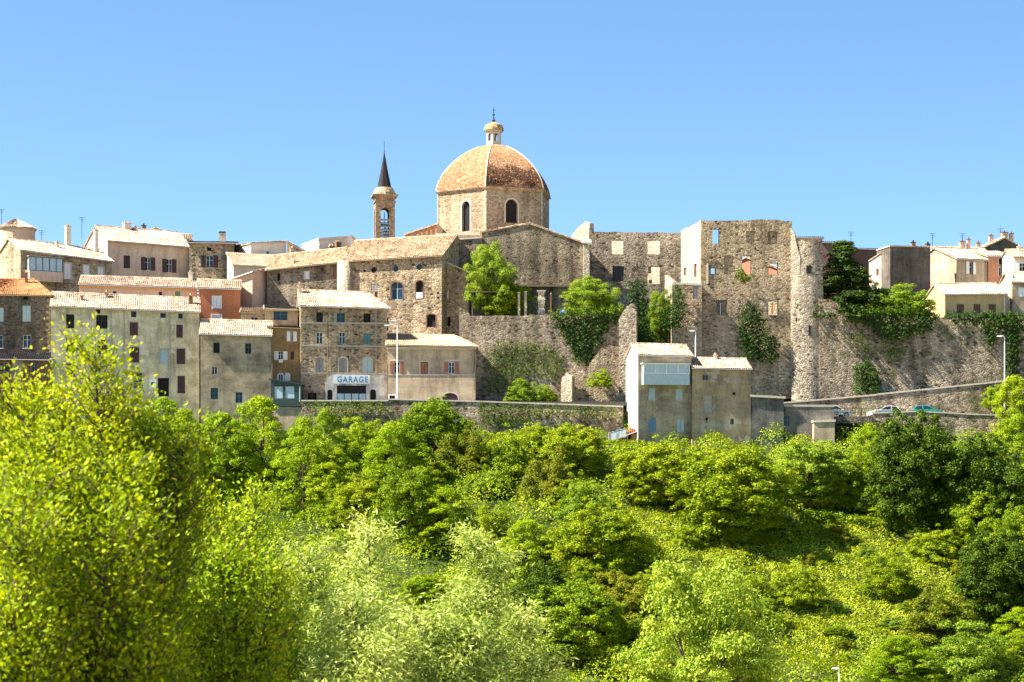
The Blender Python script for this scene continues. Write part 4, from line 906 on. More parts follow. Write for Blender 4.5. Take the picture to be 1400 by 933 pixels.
h = H('ruin_corner_wall', 'jagged sunlit wall stub leaning down from the corner of the tall ruin', 'ruined wall', 1081, 309.2, 1094, -15, 545, jag([(1081, 311), (1086, 318), (1088, 330), (1094, 352)], 3, 1.2, 12), .9, 'stone_lit', thick=True); h.finish()
h = H('tower_top_house', 'small pink house with a flat tiled edge on top of the pale tower', 'house', 1087, 313.5, 1124.5, 0, 420, [325, 325.5], 6, 'pinkish'); h.roof('shed', 'tile_red', .4, .3); h.finish()
# ---- retaining walls
h = H('terrace_wall', 'high rubble retaining wall below the church terrace, hung with ivy', 'retaining wall', 628, 305.2, 868, 0, 556, jag([(628, 420), (641, 428), (643, 432), (757, 431.5), (868, 424)], 10, .5, 6), 1.0, 'stone_grey', thick=True); h.finish()
h = H('terrace_buttress', 'weathered sloping buttress at the right end of the terrace wall', 'buttress', 846, 303.6, 870, -8, 556, jag([(846, 436), (856, 420), (864, 415), (870, 420)], 4, 1.0, 8), 1.6, 'stone_pale', thick=True); h.finish()
h = H('rock_wall', 'broken rocky wall fragment at the foot of the terrace wall', 'ruined wall', 768, 304.4, 849, 0, 556, jag([(768, 516), (776, 508), (800, 512), (806, 498), (822, 476), (849, 470)], 5, 2.5, 10), .9, 'stone_warm', thick=True); h.finish()
h = H('rubble_pier', 'narrow pale rubble pier standing out of the terrace wall', 'ruined wall', 767, 303.4, 782, -22, 556, jag([(767, 522), (774, 510), (782, 514)], 4, 2, 22), 1.0, 'stone_lit', thick=True); h.finish()
h = H('lower_wall', 'long low street wall with a pale coping below the garage', 'retaining wall', 412, 293.4, 852, 0, 660, [(412, 549), (530, 549), (532, 547), (655, 550), (852, 557)], .8, 'stone_moss', thick=True)
m = MB()
for (a, b), (c_, d) in zip(h.top, h.top[1:]): m.hexa([(a, -.1, b+.003), (c_, -.1, d+.003), (c_, .9, d+.003), (a, .9, b+.003)], [(a, -.1, b+.17), (c_, -.1, d+.17), (c_, .9, d+.17), (a, .9, b+.17)])
m.build('coping', M['coping'], h.root); h.finish()
h = H('rampart', 'massive rough rampart wall on the right, patched with ivy', 'rampart', 1120, 308.3, 1440, 0, 565, jag([(1120, 408), (1145, 412), (1160, 436), (1180, 433), (1290, 434), (1440, 432)], 8, .8, 14), 1.2, 'stone_moss', thick=True); h.finish()
h = H('ramp_wall', 'sloping parapet wall with pale coping climbing behind the parked cars', 'parapet wall', 1068, 300, 1440, 0, 600, [(1068, 552.5), (1195, 541.5), (1200, 540.5), (1372, 522.5), (1440, 516)], .6, 'stone_moss', thick=True)
m = MB()
for (a, b), (c_, d) in zip(h.top, h.top[1:]): m.hexa([(a, -.1, b+.003), (c_, -.1, d+.003), (c_, .7, d+.003), (a, .7, b+.003)], [(a, -.1, b+.2), (c_, -.1, d+.2), (c_, .7, d+.2), (a, .7, b+.2)])
m.build('coping', M['coping'], h.root); h.finish()
# road with its kerb for the parked cars, and the street below the terrace
zr = (HY-571)*293/F
def slab(name, mat, x0, y0, x1, y1, z, label):
    m = MB(); m.box(x0, y0, z-.5, x1, y1, z); return tag(m.build(name, M[mat]), label, 'road', kind='structure')
x0 = (1135-CX)*290/F
slab('road', 'asphalt', x0, 291.2, 85, 297.9, zr, 'asphalt road where the cars stand')
slab('pavement', 'concrete', x0, 297.9, 85, 299.7, zr+.12, 'raised pavement along the parapet')
slab('street', 'asphalt', -26, 294.3, 14, 297.2, 15.22, 'street in front of the garage')
slab('terrace_pavement', 'concrete', -26, 297.2, 14, 298.3, 15.34, 'pavement in front of the garage')
h = H('road_wall', 'low stone road wall with a bright coping in front of the teal car', 'parapet wall', 1193, 290.6, 1440, 0, 640, [(1193, 566), (1255, 563.5), (1330, 567.5), (1440, 571)], .5, 'stone_moss', thick=True)
m = MB()
for (a, b), (c_, d) in zip(h.top, h.top[1:]): m.hexa([(a, -.08, b+.003), (c_, -.08, d+.003), (c_, .58, d+.003), (a, .58, b+.003)], [(a, -.08, b+.14), (c_, -.08, d+.14), (c_, .58, d+.14), (a, .58, b+.14)])
m.build('coping', M['coping'], h.root); h.finish()
h = H('road_bridge', 'dark undershot road bridge with an iron railing left of the road wall', 'bridge', 1140, 290.4, 1192.7, 0, 640, [569.5, 569.5], .5, 'stone_dark', thick=True)
h.hole(1143, 579, 1190, 600); m = MB(); o = h.ops['F'][0]; h.fbox(m, 'F', o[0], o[1], o[2], o[3], .46, .5); m.build('underpass', M['dark'], h.root)
m = MB(); zt = h.e0
for i in range(12):
    u = h.L*i/11; m.tube([(u, .25, zt), (u, .25, zt+1.0)], .025, 5)
for z in (.5, 1.0): m.tube([(0, .25, zt+z), (h.L, .25, zt+z)], .03, 5)
m.build('railing', M['fr_black'], h.root); h.finish()

# ---- houses on the right skyline
h = H('brown_house', 'plain brown house wall behind the conifer on the right skyline', 'house', 1124, 336, 1166, 0, 430, [331.5, 332], 7, 'brown'); h.roof('shed', 'tile_red', .35, .2); h.aerial(1163.5, 317, 333, 3); h.finish()
h = H('low_brown_house', 'lower brown house wall between the conifer and the blackened house', 'house', 1166.5, 338, 1220, 0, 430, [340, 342], 7, 'brown'); h.roof('shed', 'tile_red', .3, .2); h.finish()
h = H('blackened_house', 'flat topped house with a blackened front wall on the right skyline', 'house', 1217, 322, 1272, 12, 440, [337.5, 338.5], 5, 'darkren')
m = MB(); m.hexa([(-.1, -.1, h.e0), (h.L, -.1, h.e1), (h.L, 5, h.e1), (-.1, 5, h.e0)], [(-.1, -.1, h.e0+.18), (h.L, -.1, h.e1+.18), (h.L, 5, h.e1+.18), (-.1, 5, h.e0+.18)]); h.roofp = m.build('roof', M['tile_pale'], h.root)
h.chim(1246, 1251, 330, 339, 2, 'brown', 'fr_black', 1); h.chim(1266, 1271, 332, 340, 3, 'brown', 'fr_black', 1); h.aerial(1275, 319, 340, 4); h.finish()
h = H('window_gable_house', 'pale beige house with a white shuttered window and bright gable', 'house', 1307.5, 327, 1349, 33, 440, [353, 355], 8.5, 'beige')
h.roof('gable_x', 'tile_pale', 1.75, .3); h.win(1324.5, 358.5, 1330, 375, 'o', 'white', sw=.7, pane='dark'); h.pipe(1347, 356, 385); h.finish()
h = H('salmon_house', 'salmon pink house with two stacked small windows', 'house', 1350.5, 330, 1386, 8, 440, [350, 351], 6, 'salmon'); h.roof('shed', 'tile_pale', 1.3, .35); h.win(1365.5, 353.5, 1371.5, 361.5, 'd', sur='surround'); h.win(1365.5, 366, 1372, 377.5, 'g', 'white', sur='surround'); h.finish()
h = H('gabled_grey_house', 'grey gabled house with three tall chimneys, right skyline', 'house', 1338, 345, 1398, 6, 400, [(1338, 342), (1374, 325), (1398, 340)], 9, 'darkren'); h.roof('gable_y', 'tile_ochre', ov=.3)
for a in ((1352, 1357.5, 321, 342, 1.0), (1369, 1377, 316.5, 331, 3), (1380, 1385, 318, 332, 3), (1312, 1319, 329, 342, -2), (1322, 1326, 326, 342, -2), (1335, 1339.5, 331, 345, -1)): h.chim(*a, 'pinkish', 'brown', 1)
h.aerial(1368, 312, 325, 3); h.aerial(1316, 319, 332, -2); h.finish()
h = H('long_roof_house', 'long pale tiled roof house spanning the right skyline', 'house', 1280, 340, 1352, 4, 420, [346, 346], 8, 'pale'); h.roof('gable_x', 'tile_pale', 1.2, .3); h.finish()
h = H('white_edge_house', 'white house with one shuttered window at the right edge', 'house', 1387, 324, 1435, 4, 440, [351, 351], 8, 'white'); h.roof('gable_x', 'tile_ochre', 1.3, .35); h.win(1394, 360, 1402, 371, 'o', 'white', sw=.6, pane='dark'); h.chim(1391, 1396, 336, 348, 3, 'white'); h.finish()
h = H('yellow_house', 'small yellow house with three closed brown shutters on the rampart', 'house', 1292, 313, 1375, 14, 445, [402, 401], 6.5, 'yellow')
h.roof('gable_x', 'tile_pale', 1.55, .3); 
for a, b in ((1308, 1318), (1331, 1340.5), (1351.5, 1361.5)): h.win(a, 416, b, 429, 'c', 'brown')
h.pipe(1373, 403, 430, 'fr_white'); h.finish()
h = H('right_edge_garage', 'white walled house with a pale garage door at the right edge', 'house', 1384, 316, 1440, 3, 445, [385, 385], 7, 'greybeige'); h.roof('gable_x', 'tile_pale', 1.5, .3); h.win(1392, 393, 1404, 406, 'c', 'white'); h.finish()
h = H('gable_wall', 'bright low gable wall between the yellow house and the right edge', 'wall', 1360, 318, 1384, -25, 445, [(1360, 398), (1370, 385), (1384, 376)], 1, 'white', thick=True); h.finish()
h = H('blackened_house_gable', 'sunlit pale gable beside the blackened wall, right of the conifer', 'house', 1188, 326, 1218, -26, 440, [(1188, 358), (1217, 338)], 3, 'pale', rev=.15)
h.sides['L'] = [(0, h.e0), (3, h.e0)]; h.sides['R'] = [(0, h.e1), (3, h.e1)]; h.win(1198, 368, 1201.5, 377, 'c', 'rust'); h.sides['B'] = [(0, h.e1), (h.L, h.e0)]
m = MB(); m.hexa([(-.1, -.1, h.e0), (h.L, -.1, h.e1), (h.L, 3, h.e1), (-.1, 3, h.e0)], [(-.1, -.1, h.e0+.14), (h.L, -.1, h.e1+.14), (h.L, 3, h.e1+.14), (-.1, 3, h.e0+.14)]); m.build('roof', M['tile_pale'], h.root); h.finish()

# ---- right front houses
h = H('white_flank_house', 'tall narrow house with a glaring white flank and a glazed balcony', 'house', 872.5, 288.5, 945.5, 10, 640, [484, 486], 6.5, 'greybeige')
h.roof('gable_x', 'tile_pale', 1.4, .35, vo=.2); h.rev = .16
for a in ((886.5, 531, 896, 548), (924, 532, 933.5, 548)): h.win(*a, 'c', 'paleblue')
h.win(887, 571, 897, 590.5, 'c', 'blue', arch=1); h.win(925.5, 573, 935.5, 590.5, 'c', 'paleblue', arch=.6)
v = bay(h, 'balcony', 880, 498, 943, 525, 1.0, 'fr_white', .52, 4, 'fr_paleblue', 'paleglass', 'fr_white')
for px in (886, 912, 938):
    u, z = h.uv(px, 526); m = MB(); m.tube([(u, -.05, z-1.0), (u, -.9, z-.1)], .04, 5); m.build('bracket', M['timber'], h.root)
h.finish()
m = MB(); D = h.depth; m.face((-.02, D, 0), (-.02, 0, 0), (-.02, 0, h.e0-.02), (-.02, D/2, h.e0+1.38), (-.02, D, h.e0-.02)); m.build('sunlit_flank', M['white'], h.root)  # paler face over the side wall, sun glare put into its colour
h = H('patched_house', 'lower house with patched ochre render beside the white flanked house', 'house', 946.5, 288.8, 1026.5, 6, 640, [502.5, 504], 6.5, 'patched')
h.roof('gable_x', 'tile_pale', 1.3, .3, vo=.12); h.win(960.5, 512.5, 968.5, 520, 'g', 'grey', pane='blueglass'); h.win(961.5, 540, 974.5, 566, 'b', 'concrete'); h.win(1001.5, 536.5, 1006, 540, 'd'); h.win(964.5, 571, 968, 575, 'd'); h.win(998.5, 572.5, 1003.5, 580.5, 'g', 'grey', arch=1, pane='blueglass'); h.chim(976, 980, 484, 497, 3, 'white'); h.finish()
h = H('damp_annex', 'damp blackened low annex with a pale roof edge', 'outbuilding', 1027.5, 289.5, 1071.5, 3, 640, [540, 542.5], 5, 'blueblack'); h.roof('flat', 'coping', ov=.2); h.finish()
h = H('damp_wall_house', 'long stained grey wall building with a small blue window', 'outbuilding', 1072.5, 290, 1140, 0, 640, [553.5, 554], 5, 'blueblack'); h.roof('flat', 'concrete', ov=.06); h.win(1072.8, 568.5, 1080, 583, 'g', 'blue', pane='blueglass'); h.finish()
h = H('pale_hut', 'small pale hut with a flat white roof below the bridge', 'hut', 1113, 288.2, 1141, 0, 640, [575, 574], 1.7, 'beige'); h.roof('flat', 'coping', ov=.12); h.finish()
h = H('red_porch', 'small porch with a red tiled roof at the foot of the white flank', 'porch', 836, 289.5, 871, -4, 650, [(836, 603), (871, 588)], 2.2, 'salmon'); h.roof('shed', 'tile_red', .5, .3); h.win(856, 591, 863, 601, 'd'); h.finish()
# washing line
lt = tag(empty('washing_line', P(845, 601, 288.4)), 'washing line with pale laundry by the red roofed porch', 'washing line'); o = lt.location
m = MB(); a, b = P(833, 592, 288.4)-o, P(858, 585, 288.4)-o; m.tube([a, b], .02, 4)
for q in (a, b): m.tube([q+Vector((0, 0, .05)), q-Vector((0, 0, 3.2))], .04, 5)
m.build('line', M['timber'], lt)
for i, c_ in enumerate(('cloth', 'cloth', 'fr_paleblue', 'cloth')):
    q = a.lerp(b, .12+.21*i); m = MB(); w = .38
    m.hexa([q+Vector((-w, -.02, -.9-.15*(i % 2))), q+Vector((w, .03, -.95)), q+Vector((w, 0, 0)), q+Vector((-w, 0, 0))], [q+Vector((-w, 0, -.9-.15*(i % 2))), q+Vector((w, .05, -.95)), q+Vector((w, .02, 0)), q+Vector((-w, .02, 0))]); m.build('laundry', M[c_], lt)

# ---- terrace odds and ends
def post(px, y0, y1, Y, w, mat, name, label, cat, seed=0):
    base = P(px, y1, Y); t = tag(empty(name, base), label, cat); rg = random.Random(seed); hgt = (y1-y0)*Y/F+1.2
    m = MB(); n = 8
    prof = [(w*(1+rg.uniform(-.18, .12)*(seed > 5)), -1.2+hgt*i/n) for i in range(n+1)]; m.lathe(prof, 4, 0, 0, math.pi/4); m.build('shaft', M[mat], t)
    m = MB(); m.box(-w*.9, -w*.9, hgt-1.2, w*.9, w*.9, hgt-1.08); m.build('cap', M['coping'], t)
post(709.5, 401, 431, 307, .2, 'stone_lit', 'stone_post', 'left one of two slim pale stone posts on the church terrace', 'post')
post(718.5, 400, 431, 307, .22, 'stone_lit', 'stone_post', 'right one of two slim pale stone posts on the church terrace', 'post')
post(740, 399, 431, 308, .62, 'stone_lit', 'ruined_pillar', 'thick crumbling pale pillar draped with leaves on the church terrace', 'pillar', 9)
post(753, 402, 431, 307.5, .1, 'fr_rust', 'wooden_pole', 'thin leaning rust brown pole right of the crumbling pillar', 'pole')
t = tag(empty('pergola', P(666, 432, 308)), 'dark timber pergola in the shade under the big terrace tree', 'pergola'); m = MB()
for x in (-1.9, -.2, 1.6): m.box(x-.07, -.07, -1, x+.07, .07, 2.9); 
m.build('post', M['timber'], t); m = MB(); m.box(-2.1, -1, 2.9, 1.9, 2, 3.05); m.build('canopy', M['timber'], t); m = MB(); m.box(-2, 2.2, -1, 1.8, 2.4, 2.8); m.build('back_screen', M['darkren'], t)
t = tag(empty('blue_tarp', P(770, 431, 306.6)), 'bright blue tarpaulin heap beside the terrace shrub', 'tarpaulin'); m = MB(); m.lathe([(.62, -.8), (.55, .25), (.4, .5), (.12, .6)], 9); m.build('sheet', M['tarp'], t)
# lamps
def lamp(px, y0, y1, Y, name, label, arms):
    b = P(px, y1, Y); t = tag(empty(name, b), label, 'street lamp', 'street lamps'); hh = (y1-y0)*Y/F
    m = MB(); m.lathe([(.13, -.3), (.13, .5), (.09, .6), (.055, hh)], 10); m.build('pole', M['fr_white'], t)
    for dx, dz in arms:
        m = MB(); m.tube([(0, 0, hh+dz-.05), (dx*.5, 0, hh+dz+.12), (dx, 0, hh+dz+.05)], .035, 6); m.build('arm', M['fr_white'], t)
        m = MB(); s_ = 1 if dx > 0 else -1; m.hexa([(dx-.12*s_, -.13, hh+dz-.06), (dx+.5*s_, -.13, hh+dz-.02), (dx+.5*s_, .13, hh+dz-.02), (dx-.12*s_, .13, hh+dz-.06)], [(dx-.12*s_, -.09, hh+dz+.12), (dx+.45*s_, -.09, hh+dz+.10), (dx+.45*s_, .09, hh+dz+.10), (dx-.12*s_, .09, hh+dz+.12)]); m.build('lamp_head', M['lampglass'], t)
lamp(543.2, 440, 549, 296.6, 'street_lamp', 'tall white street lamp between the garage and the beige house', [(-.25, .1), (-1.1, -.5)])
lamp(951, 454, 500, 300, 'street_lamp', 'street lamp rising behind the patched house roof', [(-.3, .1)])
lamp(1373.5, 462, 570, 293.5, 'street_lamp', 'white street lamp at the far right of the road', [(-.45, .15)])
Yl = 222.0; lamp(1147, 915, 975, Yl, 'street_lamp', 'small lamp head poking out of the bushes at the bottom edge', [(-.15, .05)])
# cars
def car(loc, yaw, paint, label, name='parked_car'):
    t = tag(empty(name, loc, yaw), label, 'car', 'cars parked along the road')
    W = .84
    low = [(-2.0, .32), (-2.03, .75), (-1.9, .92), (-1.05, .96), (.95, .95), (1.75, .82), (2.02, .66), (2.05, .32)]
    def loft(mb, prof, hw):
        n = len(prof); a = [(x, -hw(z), z) for x, z in prof]; b = [(x, hw(z), z) for x, z in prof]; k = len(mb.v); mb.v += a+b
        mb.f.append(tuple(range(k, k+n))); mb.f.append(tuple(range(k+2*n-1, k+n-1, -1)))
        for i in range(n): j = (i+1) % n; mb.f.append((k+i, k+n+i, k+n+j, k+j))
    m = MB(); loft(m, low, lambda z: W if z > .5 else W-.05); body = m.build('body', M[paint], t)
    m = MB(); top = [(-1.72, .93), (-1.35, 1.36), (-.6, 1.49), (.15, 1.45), (1.05, .95)]; loft(m, top, lambda z: W-.06-(z-.93)*.36); m.build('cabin', M[paint], t)
    m = MB(); hw = lambda z: W-.045-(z-.93)*.36
    for s_ in (-1, 1):
        for q in ([(-1.5, 1.0), (-1.22, 1.34), (-.62, 1.41), (-.5, 1.0)], [(-.42, 1.0), (-.5, 1.41), (.1, 1.38), (.82, 1.0)]): m.face(*[(x, s_*hw(z), z) for x, z in q])
    m.build('side_window', M['glass'], t)
    m = MB(); m.face((.25, -.58, 1.41), (.25, .58, 1.41), (1.0, .7, 1.0), (1.0, -.7, 1.0)); m.v = [(x+.03, y, z+.02) for x, y, z in m.v]; m.build('windscreen', M['glass'], t)
    m = MB(); m.face((-1.43, -.6, 1.34), (-1.43, .6, 1.34), (-1.72, .7, 1.0), (-1.72, -.7, 1.0)); m.v = [(x-.03, y, z+.02) for x, y, z in m.v]; m.build('rear_window', M['glass'], t)
    for x in (-1.25, 1.3):
        for s_ in (-1, 1):
            m = MB(); m.tube([(x, s_*(W-.16), .31), (x, s_*(W+.03), .31)], .31, 18); w = m.build('wheel', M['rubber'], t)
            m = MB(); m.tube([(x, s_*(W+.032), .31), (x, s_*(W+.045), .31)], .19, 14); m.build('rim', M['chrome'], w)
    for s_ in (-1, 1):
        m = MB(); m.box(1.9, s_*.62-.16, .62, 2.055, s_*.62+.16, .76); m.build('headlight', M['lampglass'], t)
        m = MB(); m.box(-2.04, s_*.68-.1, .7, -1.95, s_*.68+.1, .9); m.build('tail_light', M['redlamp'], t)
    return t
car(Vector(((1210-CX)*294.2/F, 294.2, zr)), math.pi+.25, 'carwhite', 'white parked car beside the teal car')
car(Vector(((1267-CX)*293.2/F, 293.2, zr)), -.12, 'carteal', 'teal green parked car behind the road wall')
car(Vector(((1140-CX)*293.6/F, 293.6, zr)), .3, 'carwhite', 'white parked car half hidden behind the damp stained wall building')
def inpoly(P_, x, y):
    r = np.zeros(len(x), bool); n = len(P_)
    for i in range(n):
        (x0, y0), (x1, y1) = P_[i], P_[(i+1) % n]
        c = ((y0 > y) != (y1 > y)) & (x < (x1-x0)*(y-y0)/((y1-y0) or 1e-9)+x0); r ^= c
    return r
MEAD = [(900, 690), (960, 735), (1060, 735), (1110, 700), (1190, 715), (1260, 760), (1320, 800), (1330, 850), (1240, 905), (1150, 925), (1080, 900), (1040, 790), (960, 770), (880, 760), (830, 735), (850, 700)]
# ------------------------------------------------------------------ vegetation
def unit(v): return v/np.maximum(np.linalg.norm(v, axis=-1, keepdims=True), 1e-9)
RH = np.array([(0, -1), (.55, -.1), (.35, .55), (0, 1), (-.35, .55), (-.55, -.1)], float)   # broad leaf outline
RQ = np.array([(0, -1), (.5, 0), (0, 1), (-.5, 0)], float)                                  # rhombus
RN = np.array([(0, -1), (.16, -.1), (0, 1), (-.16, -.1)], float)                            # narrow leaf
def leaves(c, n, size, shape=RQ, tan=None, rg=rng):
    N = len(c); n = unit(n)
    t = rg.normal(size=(N, 3)) if tan is None else tan + rg.normal(size=(N, 3))*.25
    t = unit(t - n*(t*n).sum(-1, keepdims=True)); b = np.cross(n, t)
    s = (np.ones(N)*size if np.isscalar(size) else size)*rg.uniform(.65, 1.3, N)
    k = len(shape)
    v = c[:, None]+(b[:, None]*shape[None, :, :1]+t[:, None]*shape[None, :, 1:])*s[:, None, None]*.5
    return v.reshape(-1, 3), np.arange(N*k).reshape(N, k)
def ball(n, rg=rng): return unit(rg.normal(size=(n, 3)))
def blob_leaves(cen, rad, nper, size, up=.35, flat=.75, shape=RQ, rg=rng, rough=.6):
    """leaves spread over the outer shell of many clumps"""
    K = len(cen); per = np.maximum(4, (nper*(rad/rad.mean())**2).astype(int)); idx = np.repeat(np.arange(K), per); N = len(idx)
    d = ball(N, rg); d[:, 2] = np.where(d[:, 2] < -.45, -d[:, 2]*.7, d[:, 2]); d = unit(d)
    lump = 1+.22*np.sin(d[:, 0]*5+idx*1.7)*np.sin(d[:, 1]*5+idx*2.3+d[:, 2]*4)
    r = rad[idx]*(.42+.66*rg.random(N)**.7)*lump
    c = cen[idx]+d*r[:, None]*np.array([1, 1, flat])
    n = d+rg.normal(size=(N, 3))*rough+np.array([0, 0, up])
    return leaves(c, n, size, shape, None, rg)
def limb(mb, a, b, r0, r1, bend=.15, rg=rng, n=6):
    a, b = np.array(a, float), np.array(b, float); L_ = np.linalg.norm(b-a); o = rg.normal(size=3)*bend*L_
    pts = [a+(b-a)*t+o*math.sin(math.pi*t)*.5 for t in np.linspace(0, 1, 5)]; mb.tube(pts, list(np.linspace(r0, r1, 5)), n)
def tree_proto(kind, seed, mat):
    """unit height 10 m tree: (crown mesh, trunk mesh, crown width)"""
    rg = np.random.default_rng(seed); tb = MB()
    if kind in ('broad', 'dark', 'light'):
        K = 300; Wd = 4.6; d = ball(K, rg); rr = rg.uniform(.5, 1.0, K)**.6; sm = rg.random(K) < .28; rr = np.where(sm, rg.uniform(1.0, 1.24, K), rr)
        az = np.arctan2(d[:, 1], d[:, 0]); lob = 1+(.2*np.sin(az*3+seed)+.13*np.sin(az*5+seed*2+d[:, 2]*4))*(1-abs(d[:, 2]))+.1*np.sin(az*2+d[:, 2]*6)
        cen = d*rr[:, None]*lob[:, None]*np.array([Wd*.76, Wd*.76, 4.5])+np.array([0, 0, 4.4]); rad = np.where(sm, rg.uniform(.25, .5, K), rg.uniform(.4, .95, K)); ok = cen[:, 2] > .1; cen, rad = cen[ok], rad[ok]
        v, q = blob_leaves(cen, rad, 200, .225, rg=rg, up=.4, flat=.95); top = 5
    elif kind == 'plane':
        K = 210; Wd = 4.6; d = ball(K, rg); rr = rg.uniform(.35, 1.0, K)**.6; lob = 1+.25*np.sin(np.arctan2(d[:, 1], d[:, 0])*4+1)*(1-abs(d[:, 2]))+.12*np.sin(d[:, 2]*9)
        cen = d*(rr*lob)[:, None]*np.array([Wd*.85, Wd*.85, 4.6])+np.array([0, 0, 5]); rad = rg.uniform(.45, .95, K)
        v, q = blob_leaves(cen, rad, 330, .155, rg=rg, up=.5, shape=RH); top = 6
    elif kind == 'robinia':
        K = 230; Wd = 4.6; th = rg.uniform(0, 2*np.pi, K); hz = rg.uniform(0, 1, K); env = np.sin(np.pi*np.clip(hz*.85+.15, 0, 1))**.6
        rad_ = rg.uniform(.2, 1.12, K)**.6*env*Wd*.85*(1+.25*np.sin(th*3+seed)); cen = np.stack([rad_*np.cos(th), rad_*np.sin(th), hz*9.2*(1-.25*(rad_/Wd)**2)+.2], -1); rad = rg.uniform(.3, .85, K)
        v, q = blob_leaves(cen, rad, 170, .19, up=.6, flat=.7, rg=rg, rough=.6); top = 5
    elif kind == 'shrub':
        K = 170; Wd = 5.5; d = ball(K, rg); d[:, 2] = abs(d[:, 2]); cen = d*(rg.uniform(.5, 1.12, K)*(1+.2*np.sin(np.arctan2(d[:, 1], d[:, 0])*3+seed)))[:, None]*np.array([4.5, 4.5, 7.4])+np.array([0, 0, .8]); rad = rg.uniform(.4, 1.1, K)
        v, q = blob_leaves(cen, rad, 190, .28, rg=rg, up=.5, flat=.9); top = 4
    elif kind == 'conifer':
        pts, nn = [], []; Wd = 3.8; K = 0
        cs, rs = [], []
        for i in range(15):
            z = .9+i*.60; rad_ = Wd*(1-(z/10.3)**1.25)+.15
            for j in range(max(3, int(rad_*4.2))):
                a = rg.uniform(0, 2*np.pi); L_ = rad_*rg.uniform(.72, 1.1)
                for t in np.linspace(.25, 1, 5): cs.append((L_*t*np.cos(a), L_*t*np.sin(a), z+.25*math.sin(t*3)-.30*t*t*L_*.4)); rs.append(.46+.3*(1-t))
        cen = np.array(cs); rad = np.array(rs); v, q = blob_leaves(cen, rad, 60, .24, up=.6, flat=.7, rg=rg, rough=.5); top = 8; cen = cen[::23]
    if kind != 'conifer':
        tb.tube([(0, 0, -1.5), (.05, 0, 1.2), (.12, -.08, 2.6), (.05, .1, top)], [.30, .24, .18, .09], 8)
        for i in rg.choice(len(cen), 16, replace=False):
            s0 = rg.uniform(1.4, top-.5); limb(tb, (.08, 0, s0), cen[i], .10, .03, .12, rg)
    else: tb.tube([(0, 0, -1), (0, 0, 4), (0, 0, 9.6)], [.26, .17, .04], 8)
    w = np.percentile(np.abs(v[:, :2]), 96)*2
    z1 = np.percentile(v[:, 2], 99.7); v[:, 2] *= 10/z1
    crown = npmesh(kind+'_crown', v, q, mat)
    me = bpy.data.meshes.new(kind+'_trunk'); me.from_pydata([(a, b, c*10/z1) for a, b, c in tb.v], [], tb.f); me.materials.append(M['bark'])
    return crown, me, w
PR = {}
for kind, mats in (('broad', 'broad thicket'), ('dark', 'dark'), ('light', 'light'), ('plane', 'light'), ('robinia', 'robinia yellow'), ('shrub', 'broad russet thicket yellow light'), ('conifer', 'cedar')):
    for i, mn in enumerate(mats.split()):
        PR[kind+':'+mn] = [tree_proto(kind, 100+i*7+j+len(kind)*3, L[mn]) for j in range(2 if kind in ('broad', 'robinia', 'shrub') else 1)]
def tree(px, top, base, wpx, proto, name, label, cat='tree', Y=None, group=None, single=False, zb=None):
    Y = Y or hit(px, base); x = (px-CX)*Y/F; zt = (HY-top)*Y/F; z0 = float(Tz(x, Y))-.15 if zb is None else zb
    cr, tk, w = random.choice(PR[proto]); sz = (zt-z0)/10; sx_ = wpx*Y/F/w
    a = random.uniform(0, 6.28)
    if single:
        o = link(bpy.data.objects.new(name, cr)); tag(o, label, cat, group); o.location = (x, Y, z0); o.scale = (sx_, sx_, sz); o.rotation_euler[2] = a; return o
    t = tag(empty(name, (x, Y, z0), a), label, cat, group); t.scale = (sx_, sx_, sz)
    link(bpy.data.objects.new('crown', cr), t); link(bpy.data.objects.new('trunk', tk), t); return t

T = tree
# trees one can tell apart on the slope
T(356, 543, 668, 90, 'robinia:robinia', 'robinia_tree', 'tall layered green tree in front of the grey house and the sunroom')
T(302, 566, 690, 90, 'robinia:robinia', 'robinia_tree', 'airy layered tree below the grey house, left of a taller one')
T(250, 560, 690, 81, 'robinia:robinia', 'robinia_tree', 'airy dark layered tree below the cream house')
T(222, 545, 650, 86, 'robinia:yellow', 'sparse_tree', 'sparse yellowish tree reaching up the foot of the cream house')
T(415, 572, 700, 76, 'robinia:robinia', 'robinia_tree', 'feathery green tree below the dark green sunroom')
T(446, 560, 660, 60, 'robinia:yellow', 'young_tree', 'slim light tree touching the street wall below the garage door')
T(455, 612, 700, 76, 'robinia:yellow', 'young_tree', 'yellow green open branched tree lower on the slope below the garage')
T(497, 572, 628, 60, 'shrub:yellow', 'bush', 'yellow green bush against the street wall below the garage sign', 'bush')
T(540, 578, 680, 90, 'robinia:robinia', 'robinia_tree', 'spreading feathery tree below the beige house')
T(592, 546, 640, 86, 'broad:thicket', 'tree', 'bright bushy tree rising over the street wall before the beige house')
T(638, 576, 655, 76, 'shrub:russet', 'bush', 'brownish rounded bush below the right corner of the beige house', 'bush')
T(690, 590, 660, 70, 'shrub:thicket', 'bush', 'green bush under the street wall left of the wall centre', 'bush')
T(736, 580, 622, 60, 'shrub:broad', 'bush', 'small dark bush hugging the street wall below the rocky terrace', 'bush')
T(788, 582, 655, 83, 'broad:thicket', 'tree', 'dense fan shaped tree left of the red porch')
T(755, 612, 690, 72, 'shrub:russet', 'bush', 'russet tinged bush below the dense fan shaped tree', 'bush')
T(896, 606, 690, 94, 'broad:broad', 'tree', 'dense green tree at the foot of the white flanked house')
T(1006, 614, 738, 136, 'broad:broad', 'tree', 'large rounded tree standing alone at the top of the meadow')
T(1108, 604, 690, 90, 'broad:light', 'tree', 'white flecked leafy tree below the damp stained wall') if 'broad:light' in PR else T(1108, 604, 690, 100, 'light:light', 'tree', 'pale leafy tree below the damp stained wall')
T(1188, 580, 665, 66, 'robinia:yellow', 'young_tree', 'light upright tree in front of the dark bridge opening')
